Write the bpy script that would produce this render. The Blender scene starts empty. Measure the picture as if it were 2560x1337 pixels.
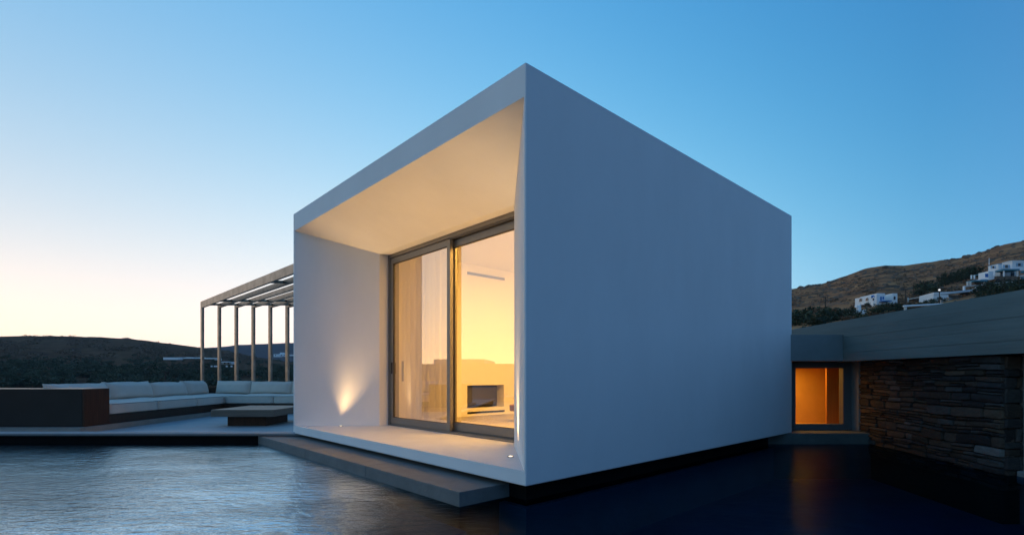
import bpy, bmesh, math, random
from mathutils import Vector, Matrix, noise

random.seed(7)
sc = bpy.context.scene
COL = sc.collection
PI = math.pi
EYE = 1.08            # camera height over the pool's water, which is z = 0

# ------------------------------------------------------------------ camera
cam = bpy.data.cameras.new("camera")
camera = bpy.data.objects.new("camera", cam)
COL.objects.link(camera)
camera.location = (0, 0, EYE)
camera.rotation_euler = (PI / 2, 0, 0)
cam.sensor_width = 36.0
cam.lens = 17.916
cam.shift_y = 0.106
cam.clip_start = 0.05
cam.clip_end = 20000
sc.camera = camera

# ------------------------------------------------------------------ sky at dusk (sun just set, off the left of the frame)
SUN_AZ = math.radians(-60)
world = bpy.data.worlds.new("World")
sc.world = world
world.use_nodes = True
nt = world.node_tree
bg = nt.nodes["Background"]
def wn(t, **kw):
    n = nt.nodes.new(t)
    for k, v in kw.items():
        setattr(n, k, v)
    return n
def wmath(op, a, b=None):
    n = wn("ShaderNodeMath", operation=op)
    for i, v in enumerate((a, b)):
        if v is None: continue
        if isinstance(v, (int, float)): n.inputs[i].default_value = v
        else: nt.links.new(v, n.inputs[i])
    return n.outputs[0]
def wvec(op, a, b=None, scale=None):
    n = wn("ShaderNodeVectorMath", operation=op)
    for i, v in enumerate((a, b)):
        if v is None: continue
        if isinstance(v, (tuple, list)): n.inputs[i].default_value = v
        else: nt.links.new(v, n.inputs[i])
    if scale is not None:
        if isinstance(scale, (int, float)): n.inputs["Scale"].default_value = scale
        else: nt.links.new(scale, n.inputs["Scale"])
    return n
tc = wn("ShaderNodeTexCoord")
vdir = wvec("NORMALIZE", tc.outputs["Generated"]).outputs[0]
s_ = wvec("DOT_PRODUCT", vdir, (math.sin(SUN_AZ), math.cos(SUN_AZ), 0)).outputs["Value"]
sep = wn("ShaderNodeSeparateXYZ"); nt.links.new(vdir, sep.inputs[0])
z_ = wmath("MAXIMUM", sep.outputs[2], 0.0)
P0, P1, P2, P3, P4 = ((-0.352, -0.187, -0.273), (2.925, 1.631, 0.989), (-5.706, -2.759, -1.501),
                      (-2.126, -1.421, -1.122), (1.755, 0.705, 0.77))
acc = wvec("SCALE", P1, scale=s_).outputs[0]
acc = wvec("ADD", acc, P0).outputs[0]
acc = wvec("ADD", acc, wvec("SCALE", P2, scale=z_).outputs[0]).outputs[0]
acc = wvec("ADD", acc, wvec("SCALE", P3, scale=wmath("MULTIPLY", s_, s_)).outputs[0]).outputs[0]
acc = wvec("ADD", acc, wvec("SCALE", P4, scale=wmath("MULTIPLY", s_, z_)).outputs[0]).outputs[0]
sp2 = wn("ShaderNodeSeparateXYZ"); nt.links.new(acc, sp2.inputs[0])
cmb = wn("ShaderNodeCombineXYZ")
for i in range(3):
    nt.links.new(wmath("EXPONENT", sp2.outputs[i]), cmb.inputs[i])
tot = wvec("ADD", cmb.outputs[0], (0.03, 0.11, 0.28)).outputs[0]
# bluish sky band opposite the sunset, out of view, added to brighten the walls
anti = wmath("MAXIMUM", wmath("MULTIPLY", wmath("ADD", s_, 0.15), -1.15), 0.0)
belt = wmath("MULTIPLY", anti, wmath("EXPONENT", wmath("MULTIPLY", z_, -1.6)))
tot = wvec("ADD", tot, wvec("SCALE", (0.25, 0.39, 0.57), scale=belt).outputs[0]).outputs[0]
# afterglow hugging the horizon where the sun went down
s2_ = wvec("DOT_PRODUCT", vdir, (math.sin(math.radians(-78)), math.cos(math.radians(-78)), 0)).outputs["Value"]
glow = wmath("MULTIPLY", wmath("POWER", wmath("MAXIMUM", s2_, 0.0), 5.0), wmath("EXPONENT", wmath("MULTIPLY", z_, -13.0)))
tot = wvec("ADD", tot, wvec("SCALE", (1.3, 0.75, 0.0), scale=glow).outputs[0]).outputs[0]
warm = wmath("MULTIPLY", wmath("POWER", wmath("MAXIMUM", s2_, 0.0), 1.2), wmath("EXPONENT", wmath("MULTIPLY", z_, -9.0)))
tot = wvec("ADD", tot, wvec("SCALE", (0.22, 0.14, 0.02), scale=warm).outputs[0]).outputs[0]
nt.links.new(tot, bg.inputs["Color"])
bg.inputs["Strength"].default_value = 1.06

sc.view_settings.view_transform = "Standard"
sc.view_settings.look = "None"
sc.view_settings.exposure = 0.0
sc.view_settings.gamma = 1.0
sc.view_settings.use_curve_mapping = False
sc.render.engine = "CYCLES"
sc.cycles.use_denoising = True
sc.cycles.max_bounces = 10
sc.cycles.transparent_max_bounces = 16
sc.cycles.caustics_reflective = False
sc.cycles.caustics_refractive = False
sc.cycles.sample_clamp_indirect = 6.0

WARM = (1.0, 0.505, 0.10)

# ------------------------------------------------------------------ materials
MATS = {}
def mat(name, col, rough=0.8, var=0.0, scale=6.0, stretch=(1, 1, 1), bump=0.0, bscale=None, metal=0.0, spec=0.3,
        col2=None, objvar=0.0, detail=6.0, sheen=0.0, bstretch=None, trans=0.0):
    m = bpy.data.materials.new(name); m.use_nodes = True
    n = m.node_tree; b = n.nodes["Principled BSDF"]
    b.inputs["Roughness"].default_value = rough
    b.inputs["Metallic"].default_value = metal
    b.inputs["Specular IOR Level"].default_value = spec
    b.inputs["Base Color"].default_value = (*col, 1)
    if sheen: b.inputs["Sheen Weight"].default_value = sheen
    def L(a, c): n.links.new(a, c)
    co = n.nodes.new("ShaderNodeTexCoord")
    mp = n.nodes.new("ShaderNodeMapping"); mp.inputs["Scale"].default_value = stretch
    L(co.outputs["Object"], mp.inputs["Vector"])
    last = None
    if var or col2:
        nz = n.nodes.new("ShaderNodeTexNoise"); nz.inputs["Scale"].default_value = scale
        nz.inputs["Detail"].default_value = detail; nz.inputs["Roughness"].default_value = 0.62
        L(mp.outputs[0], nz.inputs["Vector"])
        rp = n.nodes.new("ShaderNodeValToRGB")
        rp.color_ramp.elements[0].position = 0.3; rp.color_ramp.elements[1].position = 0.7
        c2 = col2 if col2 else tuple(min(1, c * (1 + var)) for c in col)
        c1 = col if col2 else tuple(c * (1 - var) for c in col)
        rp.color_ramp.elements[0].color = (*c1, 1); rp.color_ramp.elements[1].color = (*c2, 1)
        L(nz.outputs["Fac"], rp.inputs["Fac"]); last = rp.outputs["Color"]
    if objvar:
        oi = n.nodes.new("ShaderNodeObjectInfo")
        hs = n.nodes.new("ShaderNodeHueSaturation")
        mr = n.nodes.new("ShaderNodeMapRange"); mr.inputs["To Min"].default_value = 1 - objvar; mr.inputs["To Max"].default_value = 1 + objvar
        L(oi.outputs["Random"], mr.inputs["Value"]); L(mr.outputs[0], hs.inputs["Value"])
        if last: L(last, hs.inputs["Color"])
        else: hs.inputs["Color"].default_value = (*col, 1)
        last = hs.outputs["Color"]
    if last: L(last, b.inputs["Base Color"])
    if bump:
        nb = n.nodes.new("ShaderNodeTexNoise"); nb.inputs["Scale"].default_value = bscale or scale * 5
        nb.inputs["Detail"].default_value = 5
        if bstretch:
            mb = n.nodes.new("ShaderNodeMapping"); mb.inputs["Scale"].default_value = bstretch
            L(co.outputs["Object"], mb.inputs["Vector"]); L(mb.outputs[0], nb.inputs["Vector"])
        else:
            L(mp.outputs[0], nb.inputs["Vector"])
        bp = n.nodes.new("ShaderNodeBump"); bp.inputs["Strength"].default_value = bump; bp.inputs["Distance"].default_value = 0.02
        L(nb.outputs["Fac"], bp.inputs["Height"]); L(bp.outputs[0], b.inputs["Normal"])
    if trans:
        tr = n.nodes.new("ShaderNodeBsdfTranslucent"); tr.inputs["Color"].default_value = (*col, 1)
        mx = n.nodes.new("ShaderNodeMixShader"); mx.inputs[0].default_value = trans
        L(b.outputs[0], mx.inputs[1]); L(tr.outputs[0], mx.inputs[2]); L(mx.outputs[0], n.nodes["Material Output"].inputs[0])
    MATS[name] = m
    return m

def emit(name, col, strength):
    m = bpy.data.materials.new(name); m.use_nodes = True
    n = m.node_tree; n.nodes.remove(n.nodes["Principled BSDF"])
    e = n.nodes.new("ShaderNodeEmission"); e.inputs[0].default_value = (*col, 1); e.inputs[1].default_value = strength
    n.links.new(e.outputs[0], n.nodes["Material Output"].inputs[0])
    return m

def glass_mat(name, ior, tint, coat=0.0):
    m = bpy.data.materials.new(name); m.use_nodes = True
    n = m.node_tree; n.nodes.remove(n.nodes["Principled BSDF"])
    t = n.nodes.new("ShaderNodeBsdfTransparent"); t.inputs[0].default_value = (*tint, 1)
    g = n.nodes.new("ShaderNodeBsdfGlossy"); g.inputs["Roughness"].default_value = 0.0
    f = n.nodes.new("ShaderNodeFresnel"); f.inputs[0].default_value = ior
    x = n.nodes.new("ShaderNodeMixShader")
    ge = n.nodes.new("ShaderNodeNewGeometry"); fr = n.nodes.new("ShaderNodeMath"); fr.operation = "SUBTRACT"; fr.inputs[0].default_value = 1.0
    mu = n.nodes.new("ShaderNodeMath"); mu.operation = "MULTIPLY"
    ct = n.nodes.new("ShaderNodeMapRange"); ct.inputs["To Min"].default_value = coat; n.links.new(f.outputs[0], ct.inputs["Value"])
    n.links.new(ge.outputs["Backfacing"], fr.inputs[1]); n.links.new(fr.outputs[0], mu.inputs[0]); n.links.new(ct.outputs[0], mu.inputs[1])
    n.links.new(mu.outputs[0], x.inputs[0]); n.links.new(t.outputs[0], x.inputs[1]); n.links.new(g.outputs[0], x.inputs[2])
    n.links.new(x.outputs[0], n.nodes["Material Output"].inputs[0])
    return m

M_PLASTER = mat("white_plaster", (0.79, 0.79, 0.79), 0.75, var=0.032, scale=1.7, stretch=(1, 1, 0.4), bump=0.14, bscale=5, detail=8)
M_PORCH = mat("pale_microcement", (0.62, 0.64, 0.665), 0.55, var=0.05, scale=3, bump=0.05, bscale=25)
M_ROOM = mat("interior_paint", (0.82, 0.80, 0.76), 0.8, var=0.01, scale=3)
M_ROOMFLOOR = mat("interior_screed", (0.42, 0.37, 0.28), 0.45, var=0.08, scale=2.5)
M_ALU = mat("bronze_aluminium", (0.21, 0.20, 0.185), 0.42, metal=0.55, spec=0.5, var=0.04, scale=14)
M_ALUDARK = mat("dark_gasket", (0.02, 0.02, 0.02), 0.5)
M_PLINTH = mat("black_plinth", (0.006, 0.007, 0.008), 0.8, spec=0.08, var=0.2, scale=8, bump=0.2)
M_STEP = mat("grey_step_concrete", (0.155, 0.16, 0.158), 0.7, var=0.16, scale=3.5, bump=0.25, bscale=30, detail=9)
M_TERRACE = mat("terrace_cement", (0.34, 0.36, 0.37), 0.62, var=0.12, scale=1.4, bump=0.1, bscale=20, detail=9, stretch=(0.6, 2.0, 1))
M_COPING = mat("pale_coping", (0.52, 0.53, 0.54), 0.6, var=0.06, scale=4)
M_SLABEDGE = mat("slab_edge", (0.16, 0.18, 0.19), 0.7, var=0.1, scale=6)
M_CONC = mat("board_marked_concrete", (0.185, 0.21, 0.195), 0.8, var=0.14, scale=2.2, stretch=(1, 0.35, 3.2), bump=0.15, bscale=6, detail=9, bstretch=(1, 0.25, 7))
M_CONC2 = mat("smooth_concrete", (0.20, 0.22, 0.225), 0.75, var=0.10, scale=2.6, bump=0.15, bscale=14, detail=8)
M_WOOD = mat("dark_veneer", (0.034, 0.019, 0.013), 0.5, scale=7, stretch=(7, 7, 0.35), col2=(0.062, 0.030, 0.018), bump=0.05)
M_WOODH = mat("table_veneer", (0.115, 0.085, 0.066), 0.45, scale=6, stretch=(0.5, 8, 8), col2=(0.165, 0.125, 0.098), bump=0.05)
M_SOFAPLINTH = mat("sofa_plinth_render", (0.26, 0.24, 0.21), 0.75, var=0.1, scale=5)
M_FABRIC = mat("cream_outdoor_fabric", (0.66, 0.56, 0.465), 0.95, var=0.045, scale=5, bump=0.25, bscale=160, sheen=0.2)
M_PIPING = mat("grey_piping", (0.25, 0.24, 0.23), 0.9)
M_STEEL = mat("weathered_galvanised_steel", (0.16, 0.135, 0.11), 0.42, metal=0.75, spec=0.45, scale=5, col2=(0.36, 0.31, 0.26), bump=0.12, bscale=25, detail=9)
M_CURTAIN = mat("sheer_curtain", (0.80, 0.78, 0.75), 0.95, trans=0.55)
M_FIREGLASS = mat("firebox_glass", (0.03, 0.03, 0.032), 0.08, spec=0.8)
M_BLACK = mat("matt_black", (0.012, 0.012, 0.012), 0.6)
M_GRILLE = mat("grey_grille", (0.10, 0.11, 0.13), 0.5)
M_STOOL = mat("walnut_table", (0.22, 0.10, 0.045), 0.45, var=0.2, scale=5, stretch=(1, 9, 9))
M_GLASS = glass_mat("window_glass", 1.6, (0.985, 0.985, 0.975), 0.36)   # coated panes mirror strongly at dusk
M_GLASS2 = glass_mat("annex_glass", 1.3, (0.97, 0.97, 0.97))
M_UP = emit("uplight_lens", (1.0, 0.78, 0.48), 3.0)
M_LAMP = emit("street_lamp_glow", (0.92, 0.95, 1.0), 0.9)
M_OCHRE = mat("ochre_wall", (0.62, 0.36, 0.10), 0.8, var=0.06, scale=4)
M_TIMBER = mat("timber_panel", (0.46, 0.19, 0.04), 0.55, scale=5, stretch=(9, 9, 0.5), col2=(0.36, 0.14, 0.03))
M_WHITE = mat("whitewash", (0.78, 0.79, 0.80), 0.85, var=0.05, scale=0.6)
M_OFFWHITE = mat("weathered_whitewash", (0.50, 0.51, 0.50), 0.9, var=0.12, scale=0.5)
M_BLUE = mat("aegean_blue_paint", (0.02, 0.15, 0.42), 0.6)
M_TEAL = mat("teal_painted_timber", (0.05, 0.20, 0.27), 0.6)
M_PALEBLUE = mat("pale_blue_shutter", (0.28, 0.42, 0.55), 0.7)
M_DARKPANE = mat("dark_pane", (0.015, 0.02, 0.03), 0.15, spec=0.6)
M_RUBBLE = mat("far_rubble_stone", (0.10, 0.070, 0.052), 0.95, scale=3, col2=(0.20, 0.145, 0.105), bump=0.5, bscale=4)
M_POLE = mat("weathered_pole", (0.06, 0.045, 0.035), 0.9, var=0.2, scale=2)
M_ROAD = mat("pale_track", (0.33, 0.30, 0.27), 0.95, var=0.15, scale=0.5)
M_BARK = mat("bark", (0.05, 0.04, 0.03), 0.95, var=0.3, scale=3)
M_LEAF = mat("dark_olive_leaf", (0.036, 0.052, 0.028), 0.85, objvar=0.35, scale=0.9, col2=(0.060, 0.080, 0.042))
M_LEAF2 = mat("dense_dark_leaf", (0.022, 0.036, 0.020), 0.85, objvar=0.3, scale=0.9, col2=(0.045, 0.062, 0.032))
M_DRY = mat("dry_shrub", (0.15, 0.082, 0.048), 0.95, scale=0.5, col2=(0.10, 0.075, 0.046))

def terrain_mat(name, c_low, c_mid, c_high, seed):
    m = bpy.data.materials.new(name); m.use_nodes = True
    n = m.node_tree; b = n.nodes["Principled BSDF"]; b.inputs["Roughness"].default_value = 1.0
    b.inputs["Specular IOR Level"].default_value = 0.0
    co = n.nodes.new("ShaderNodeTexCoord")
    def nz(scale, stretch, det=8):
        mp = n.nodes.new("ShaderNodeMapping"); mp.inputs["Scale"].default_value = stretch; mp.inputs["Location"].default_value = (seed, 0, 0)
        n.links.new(co.outputs["Object"], mp.inputs["Vector"])
        t = n.nodes.new("ShaderNodeTexNoise"); t.inputs["Scale"].default_value = scale; t.inputs["Detail"].default_value = det
        t.inputs["Roughness"].default_value = 0.65
        n.links.new(mp.outputs[0], t.inputs["Vector"]); return t.outputs["Fac"]
    big = nz(0.012, (1, 1, 3)); fine = nz(0.16, (0.5, 0.5, 3.0))
    mixf = n.nodes.new("ShaderNodeMath"); mixf.operation = "MULTIPLY_ADD"
    n.links.new(fine, mixf.inputs[0]); mixf.inputs[1].default_value = 0.75
    h = n.nodes.new("ShaderNodeMath"); h.operation = "MULTIPLY"; n.links.new(big, h.inputs[0]); h.inputs[1].default_value = 0.35
    n.links.new(h.outputs[0], mixf.inputs[2])
    rp = n.nodes.new("ShaderNodeValToRGB")
    e = rp.color_ramp.elements
    e[0].position = 0.40; e[0].color = (*c_low, 1); e[1].position = 0.68; e[1].color = (*c_high, 1)
    k = e.new(0.53); k.color = (*c_mid, 1)
    n.links.new(mixf.outputs[0], rp.inputs[0])
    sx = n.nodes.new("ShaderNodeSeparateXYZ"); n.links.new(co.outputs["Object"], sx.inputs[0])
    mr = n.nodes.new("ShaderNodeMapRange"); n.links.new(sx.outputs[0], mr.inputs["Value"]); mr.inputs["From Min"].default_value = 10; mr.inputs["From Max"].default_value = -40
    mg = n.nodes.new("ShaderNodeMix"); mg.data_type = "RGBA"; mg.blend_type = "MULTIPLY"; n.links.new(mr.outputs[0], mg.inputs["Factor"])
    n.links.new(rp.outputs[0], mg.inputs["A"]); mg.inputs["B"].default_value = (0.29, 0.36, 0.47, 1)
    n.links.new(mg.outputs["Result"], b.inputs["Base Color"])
    bp = n.nodes.new("ShaderNodeBump"); bp.inputs["Strength"].default_value = 0.9; bp.inputs["Distance"].default_value = 1.2
    n.links.new(fine, bp.inputs["Height"]); n.links.new(bp.outputs[0], b.inputs["Normal"])
    return m
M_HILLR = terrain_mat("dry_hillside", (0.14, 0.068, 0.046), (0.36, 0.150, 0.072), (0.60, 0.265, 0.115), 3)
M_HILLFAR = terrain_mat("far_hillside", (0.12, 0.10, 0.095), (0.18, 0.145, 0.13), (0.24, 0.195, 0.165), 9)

def water_mat():
    m = bpy.data.materials.new("pool_water"); m.use_nodes = True
    n = m.node_tree; n.nodes.remove(n.nodes["Principled BSDF"])
    L = n.links.new
    co = n.nodes.new("ShaderNodeTexCoord")
    def nz(scale, stretch, rot, det):
        mp = n.nodes.new("ShaderNodeMapping"); mp.inputs["Scale"].default_value = stretch; mp.inputs["Rotation"].default_value = (0, 0, rot)
        L(co.outputs["Object"], mp.inputs["Vector"])
        t = n.nodes.new("ShaderNodeTexNoise"); t.inputs["Scale"].default_value = scale; t.inputs["Detail"].default_value = det
        t.inputs["Roughness"].default_value = 0.6
        L(mp.outputs[0], t.inputs["Vector"]); return t.outputs["Fac"]
    a = nz(6.0, (1.0, 2.2, 1), 0.35, 4); c = nz(1.3, (1.0, 1.4, 1), 0.2, 3)
    s = n.nodes.new("ShaderNodeMath"); s.operation = "MULTIPLY_ADD"; L(c, s.inputs[0]); s.inputs[1].default_value = 1.3; L(a, s.inputs[2])
    # more ripple, and reflection painted in: bright on the open side, dark by the house
    sx = n.nodes.new("ShaderNodeSeparateXYZ"); L(co.outputs["Object"], sx.inputs[0])
    wob = n.nodes.new("ShaderNodeMath"); wob.operation = "MULTIPLY_ADD"; L(nz(0.8, (1, 1, 1), 0.0, 4), wob.inputs[0]); wob.inputs[1].default_value = 1.2; L(sx.outputs["X"], wob.inputs[2])
    ripple_refl = n.nodes.new("ShaderNodeMapRange"); ripple_refl.interpolation_type = "SMOOTHSTEP"; L(wob.outputs[0], ripple_refl.inputs["Value"])
    ripple_refl.inputs["From Min"].default_value = 1.1; ripple_refl.inputs["From Max"].default_value = -0.9
    bp = n.nodes.new("ShaderNodeBump"); bp.inputs["Distance"].default_value = 0.05
    bs = n.nodes.new("ShaderNodeMapRange"); L(ripple_refl.outputs[0], bs.inputs["Value"]); bs.inputs["To Min"].default_value = 0.16; bs.inputs["To Max"].default_value = 0.50
    L(bs.outputs[0], bp.inputs["Strength"]); L(s.outputs[0], bp.inputs["Height"])
    t = n.nodes.new("ShaderNodeBsdfTransparent"); t.inputs[0].default_value = (0.17, 0.33, 0.46, 1)
    g = n.nodes.new("ShaderNodeBsdfGlossy"); g.inputs["Color"].default_value = (0.80, 0.93, 1, 1)
    L(bp.outputs[0], g.inputs["Normal"])
    gr = n.nodes.new("ShaderNodeMapRange"); L(ripple_refl.outputs[0], gr.inputs["Value"]); gr.inputs["To Min"].default_value = 0.16; gr.inputs["To Max"].default_value = 0.14
    L(gr.outputs[0], g.inputs["Roughness"])
    lw = n.nodes.new("ShaderNodeLayerWeight"); lw.inputs[0].default_value = 0.5; L(bp.outputs[0], lw.inputs["Normal"])
    ex = n.nodes.new("ShaderNodeMapRange"); L(ripple_refl.outputs[0], ex.inputs["Value"]); ex.inputs["To Min"].default_value = 16.0; ex.inputs["To Max"].default_value = 0.02
    # broad patches where the painted reflection is dimmed, more so to the west
    pt = n.nodes.new("ShaderNodeMapRange"); L(nz(0.45, (0.55, 1.3, 1), 0.5, 4), pt.inputs["Value"]); pt.inputs["From Min"].default_value = 0.42; pt.inputs["From Max"].default_value = 0.62; pt.inputs["To Max"].default_value = 2.2
    we = n.nodes.new("ShaderNodeMapRange"); L(wob.outputs[0], we.inputs["Value"]); we.inputs["From Min"].default_value = -2.5; we.inputs["From Max"].default_value = -8.0; we.inputs["To Max"].default_value = 1.9
    ad = n.nodes.new("ShaderNodeMath"); ad.operation = "ADD"; L(pt.outputs[0], ad.inputs[0]); L(we.outputs[0], ad.inputs[1])
    ae = n.nodes.new("ShaderNodeMath"); ae.operation = "ADD"; L(ex.outputs[0], ae.inputs[0]); L(ad.outputs[0], ae.inputs[1])
    pw = n.nodes.new("ShaderNodeMath"); pw.operation = "POWER"; L(lw.outputs["Facing"], pw.inputs[0]); L(ae.outputs[0], pw.inputs[1])
    f = n.nodes.new("ShaderNodeMapRange"); L(pw.outputs[0], f.inputs["Value"]); f.inputs["To Min"].default_value = 0.02; f.inputs["To Max"].default_value = 0.96
    x = n.nodes.new("ShaderNodeMixShader")
    L(f.outputs[0], x.inputs[0]); L(t.outputs[0], x.inputs[1]); L(g.outputs[0], x.inputs[2])
    L(x.outputs[0], n.nodes["Material Output"].inputs[0])
    return m
M_WATER = water_mat()
M_POOLFLOOR = mat("pool_lining", (0.022, 0.075, 0.14), 0.7, var=0.2, scale=2, bump=0.1)

# ------------------------------------------------------------------ helpers
def tag(o, label=None, cat=None, group=None, kind=None):
    if label: o["label"] = label
    if cat: o["category"] = cat
    if group: o["group"] = group
    if kind: o["kind"] = kind
    return o

def thing(name, label, cat, loc=(0, 0, 0), group=None, rotz=0.0):
    o = bpy.data.objects.new(name, None); COL.objects.link(o)
    o.empty_display_size = 0.2
    o.location = loc; o.rotation_euler = (0, 0, rotz)
    return tag(o, label, cat, group)

def wmat(o):
    m = Matrix.Translation(o.location) @ o.rotation_euler.to_matrix().to_4x4()
    return m

def obj(name, bm, m, parent=None, smooth=False, world=True):
    """link a bmesh as one mesh object; its vertices are in world space (or the parent's, if world is False)"""
    me = bpy.data.meshes.new(name)
    bmesh.ops.recalc_face_normals(bm, faces=bm.faces[:]) if len(bm.faces) < 200000 else None
    bm.to_mesh(me); bm.free()
    me.materials.append(m)
    if smooth:
        for p in me.polygons: p.use_smooth = True
    o = bpy.data.objects.new(name, me); COL.objects.link(o)
    if parent is not None:
        o.parent = parent
        if world:
            chain = Matrix.Identity(4); p = parent; st = []
            while p is not None:
                st.append(p); p = p.parent
            for q in reversed(st):
                chain = chain @ q.matrix_parent_inverse @ wmat(q) if q.parent else chain @ wmat(q)
            o.matrix_parent_inverse = chain.inverted()
    return o

def BM(): return bmesh.new()

def box(bm, x0, x1, y0, y1, z0, z1, bevel=0.0):
    r = bmesh.ops.create_cube(bm, size=1.0)
    vs = r["verts"]
    for v in vs:
        v.co = Vector((x0 + (v.co.x + .5) * (x1 - x0), y0 + (v.co.y + .5) * (y1 - y0), z0 + (v.co.z + .5) * (z1 - z0)))
    if bevel:
        es = list({e for v in vs for e in v.link_edges})
        bmesh.ops.bevel(bm, geom=es, offset=bevel, segments=2, affect="EDGES", profile=0.6)
    return vs

def prism(bm, pts, z0, z1):
    lo = [bm.verts.new((p[0], p[1], z0)) for p in pts]; hi = [bm.verts.new((p[0], p[1], z1)) for p in pts]
    bm.faces.new(lo); bm.faces.new(hi)
    for i in range(len(pts)):
        j = (i + 1) % len(pts); bm.faces.new((lo[i], lo[j], hi[j], hi[i]))

def quad(bm, *ps):
    return bm.faces.new([bm.verts.new(p) for p in ps])

def tube(bm, p0, p1, r0, r1, n=8):
    p0, p1 = Vector(p0), Vector(p1); d = (p1 - p0); L_ = d.length
    q = d.to_track_quat("Z", "Y").to_matrix().to_4x4()
    r = bmesh.ops.create_cone(bm, cap_ends=True, segments=n, radius1=r0, radius2=r1, depth=L_, matrix=Matrix.Translation((p0 + p1) / 2) @ q)
    return r["verts"]

def setting(name, bm, m, smooth=False, kind="structure"):
    o = obj(name, bm, m, None, smooth); o["kind"] = kind
    return o

def copy_tree(o, parent=None):
    c = o.copy(); COL.objects.link(c)
    if parent is not None: c.parent = parent
    for ch in [q for q in bpy.data.objects if q.parent == o]: copy_tree(ch, c)
    return c

F_PX = 1274.0
def ray(px, py):                       # direction of a point of the photograph, per metre of depth
    return (px - 1280) / F_PX, (940 - py) / F_PX
def at(px, py, Y):
    a, b = ray(px, py); return Vector((a * Y, Y, EYE + b * Y))

# ------------------------------------------------------------------ terrain
SKY_L = [(-700, 905), (-400, 872), (-150, 850), (0, 841), (150, 839.5), (250, 842), (320, 846), (380, 853), (430, 860), (500, 867.5), (560, 876),
         (640, 893), (733, 905), (900, 915), (1280, 925)]
SKY_R = [(1280, 850), (1600, 800), (1800, 765), (1980, 721), (2060, 708), (2110, 692), (2160, 676), (2213, 667), (2260, 668), (2330, 657), (2400, 647),
         (2460, 630), (2510, 613), (2560, 604), (2700, 570), (3000, 540), (3600, 560), (4500, 600)]
def interp(tab, x):
    if x <= tab[0][0]: return tab[0][1]
    for (x0, y0), (x1, y1) in zip(tab, tab[1:]):
        if x <= x1:
            t = (x - x0) / (x1 - x0); return y0 + (y1 - y0) * t
    return tab[-1][1]
def sstep(a, b, x):
    t = max(0, min(1, (x - a) / (b - a))); return t * t * (3 - 2 * t)
def crest(phi):
    """slope angle (tan) of the skyline at a compass angle, and how much the right-hand hill's profile rules there"""
    c = math.cos(phi)
    if c > 0.2:
        px = 1280 + F_PX * math.tan(phi)
        px = max(-900, min(5000, px))
        eL = (940 - interp(SKY_L, px)) / F_PX * c
        eR = (940 - interp(SKY_R, px)) / F_PX * c
        w = sstep(1000, 1700, px)
        return eL, eR, w
    return 0.02, (0.10 if phi > 0 else 0.03), (1.0 if phi > 0 else 0.0)
def prof(tab, r):
    return interp(tab, r)
PL = [(0, 0.0), (24, 0.0), (60, -0.9), (130, -0.50), (220, -0.23), (300, -0.07), (400, 0.18), (520, 0.42), (700, 0.74), (950, 1.0), (1100, 0.93), (1500, 0.6), (2500, 0.25), (6000, 0.05)]
PR = [(0, 0.0), (18, 0.02), (40, 0.36), (70, 0.50), (110, 0.60), (150, 0.68), (200, 0.77), (300, 0.90), (420, 1.0), (480, 1.0), (600, 0.85), (1200, 0.45), (6000, 0.1)]
def terr(x, y, rough=True):
    r = math.hypot(x, y); phi = math.atan2(x, y)
    eL, eR, w = crest(phi)
    kL = prof(PL, r)
    eLr = eL * kL if kL > 0 else kL * 0.12
    e = eLr * (1 - w) + eR * prof(PR, r) * w
    z = EYE + e * r
    k = sstep(16, 36, r)
    z = z * k + (-1.6) * (1 - k)
    if rough and r > 30:
        n1 = noise.noise(Vector((x * 0.02, y * 0.02, 1.3))); n2 = noise.noise(Vector((x * 0.09, y * 0.09, 4.1))); n3 = noise.noise(Vector((x * 0.3, y * 0.3, 2.2)))
        z += (n1 * 1.4 + n2 * 0.5 + n3 * 0.22) * min(1, max(0, r - 130) / 220)
    return z
def make_terrain():
    radii = [0.5, 8, 16, 20, 24, 28, 33, 39, 46, 54, 63, 74, 86, 98, 110, 122, 135, 148, 160, 172, 185, 198, 212, 226, 240, 255, 270, 285, 300, 318, 336, 355, 375,
             395, 410, 425, 440, 455, 470, 490, 515, 545, 580, 620, 660, 700, 740, 780, 820, 860, 900, 930, 950, 975, 1010, 1060, 1120, 1250, 1500, 2000, 3000, 5000, 9000, 16000]
    phis = []
    a = -180.0
    while a < 180:
        phis.append(math.radians(a))
        a += 0.22 if (-50 < a < -20 or 26 < a < 48) else 3.0
    bm = BM()
    rows = []
    for r in radii:
        rows.append([bm.verts.new((r * math.sin(p), r * math.cos(p), terr(r * math.sin(p), r * math.cos(p)))) for p in phis])
    n = len(phis)
    for i in range(len(rows) - 1):
        A, B = rows[i], rows[i + 1]
        for j in range(n):
            k = (j + 1) % n; bm.faces.new((A[j], A[k], B[k], B[j]))
    bm.faces.new(rows[0])
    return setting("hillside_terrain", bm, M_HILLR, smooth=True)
make_terrain()
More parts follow.
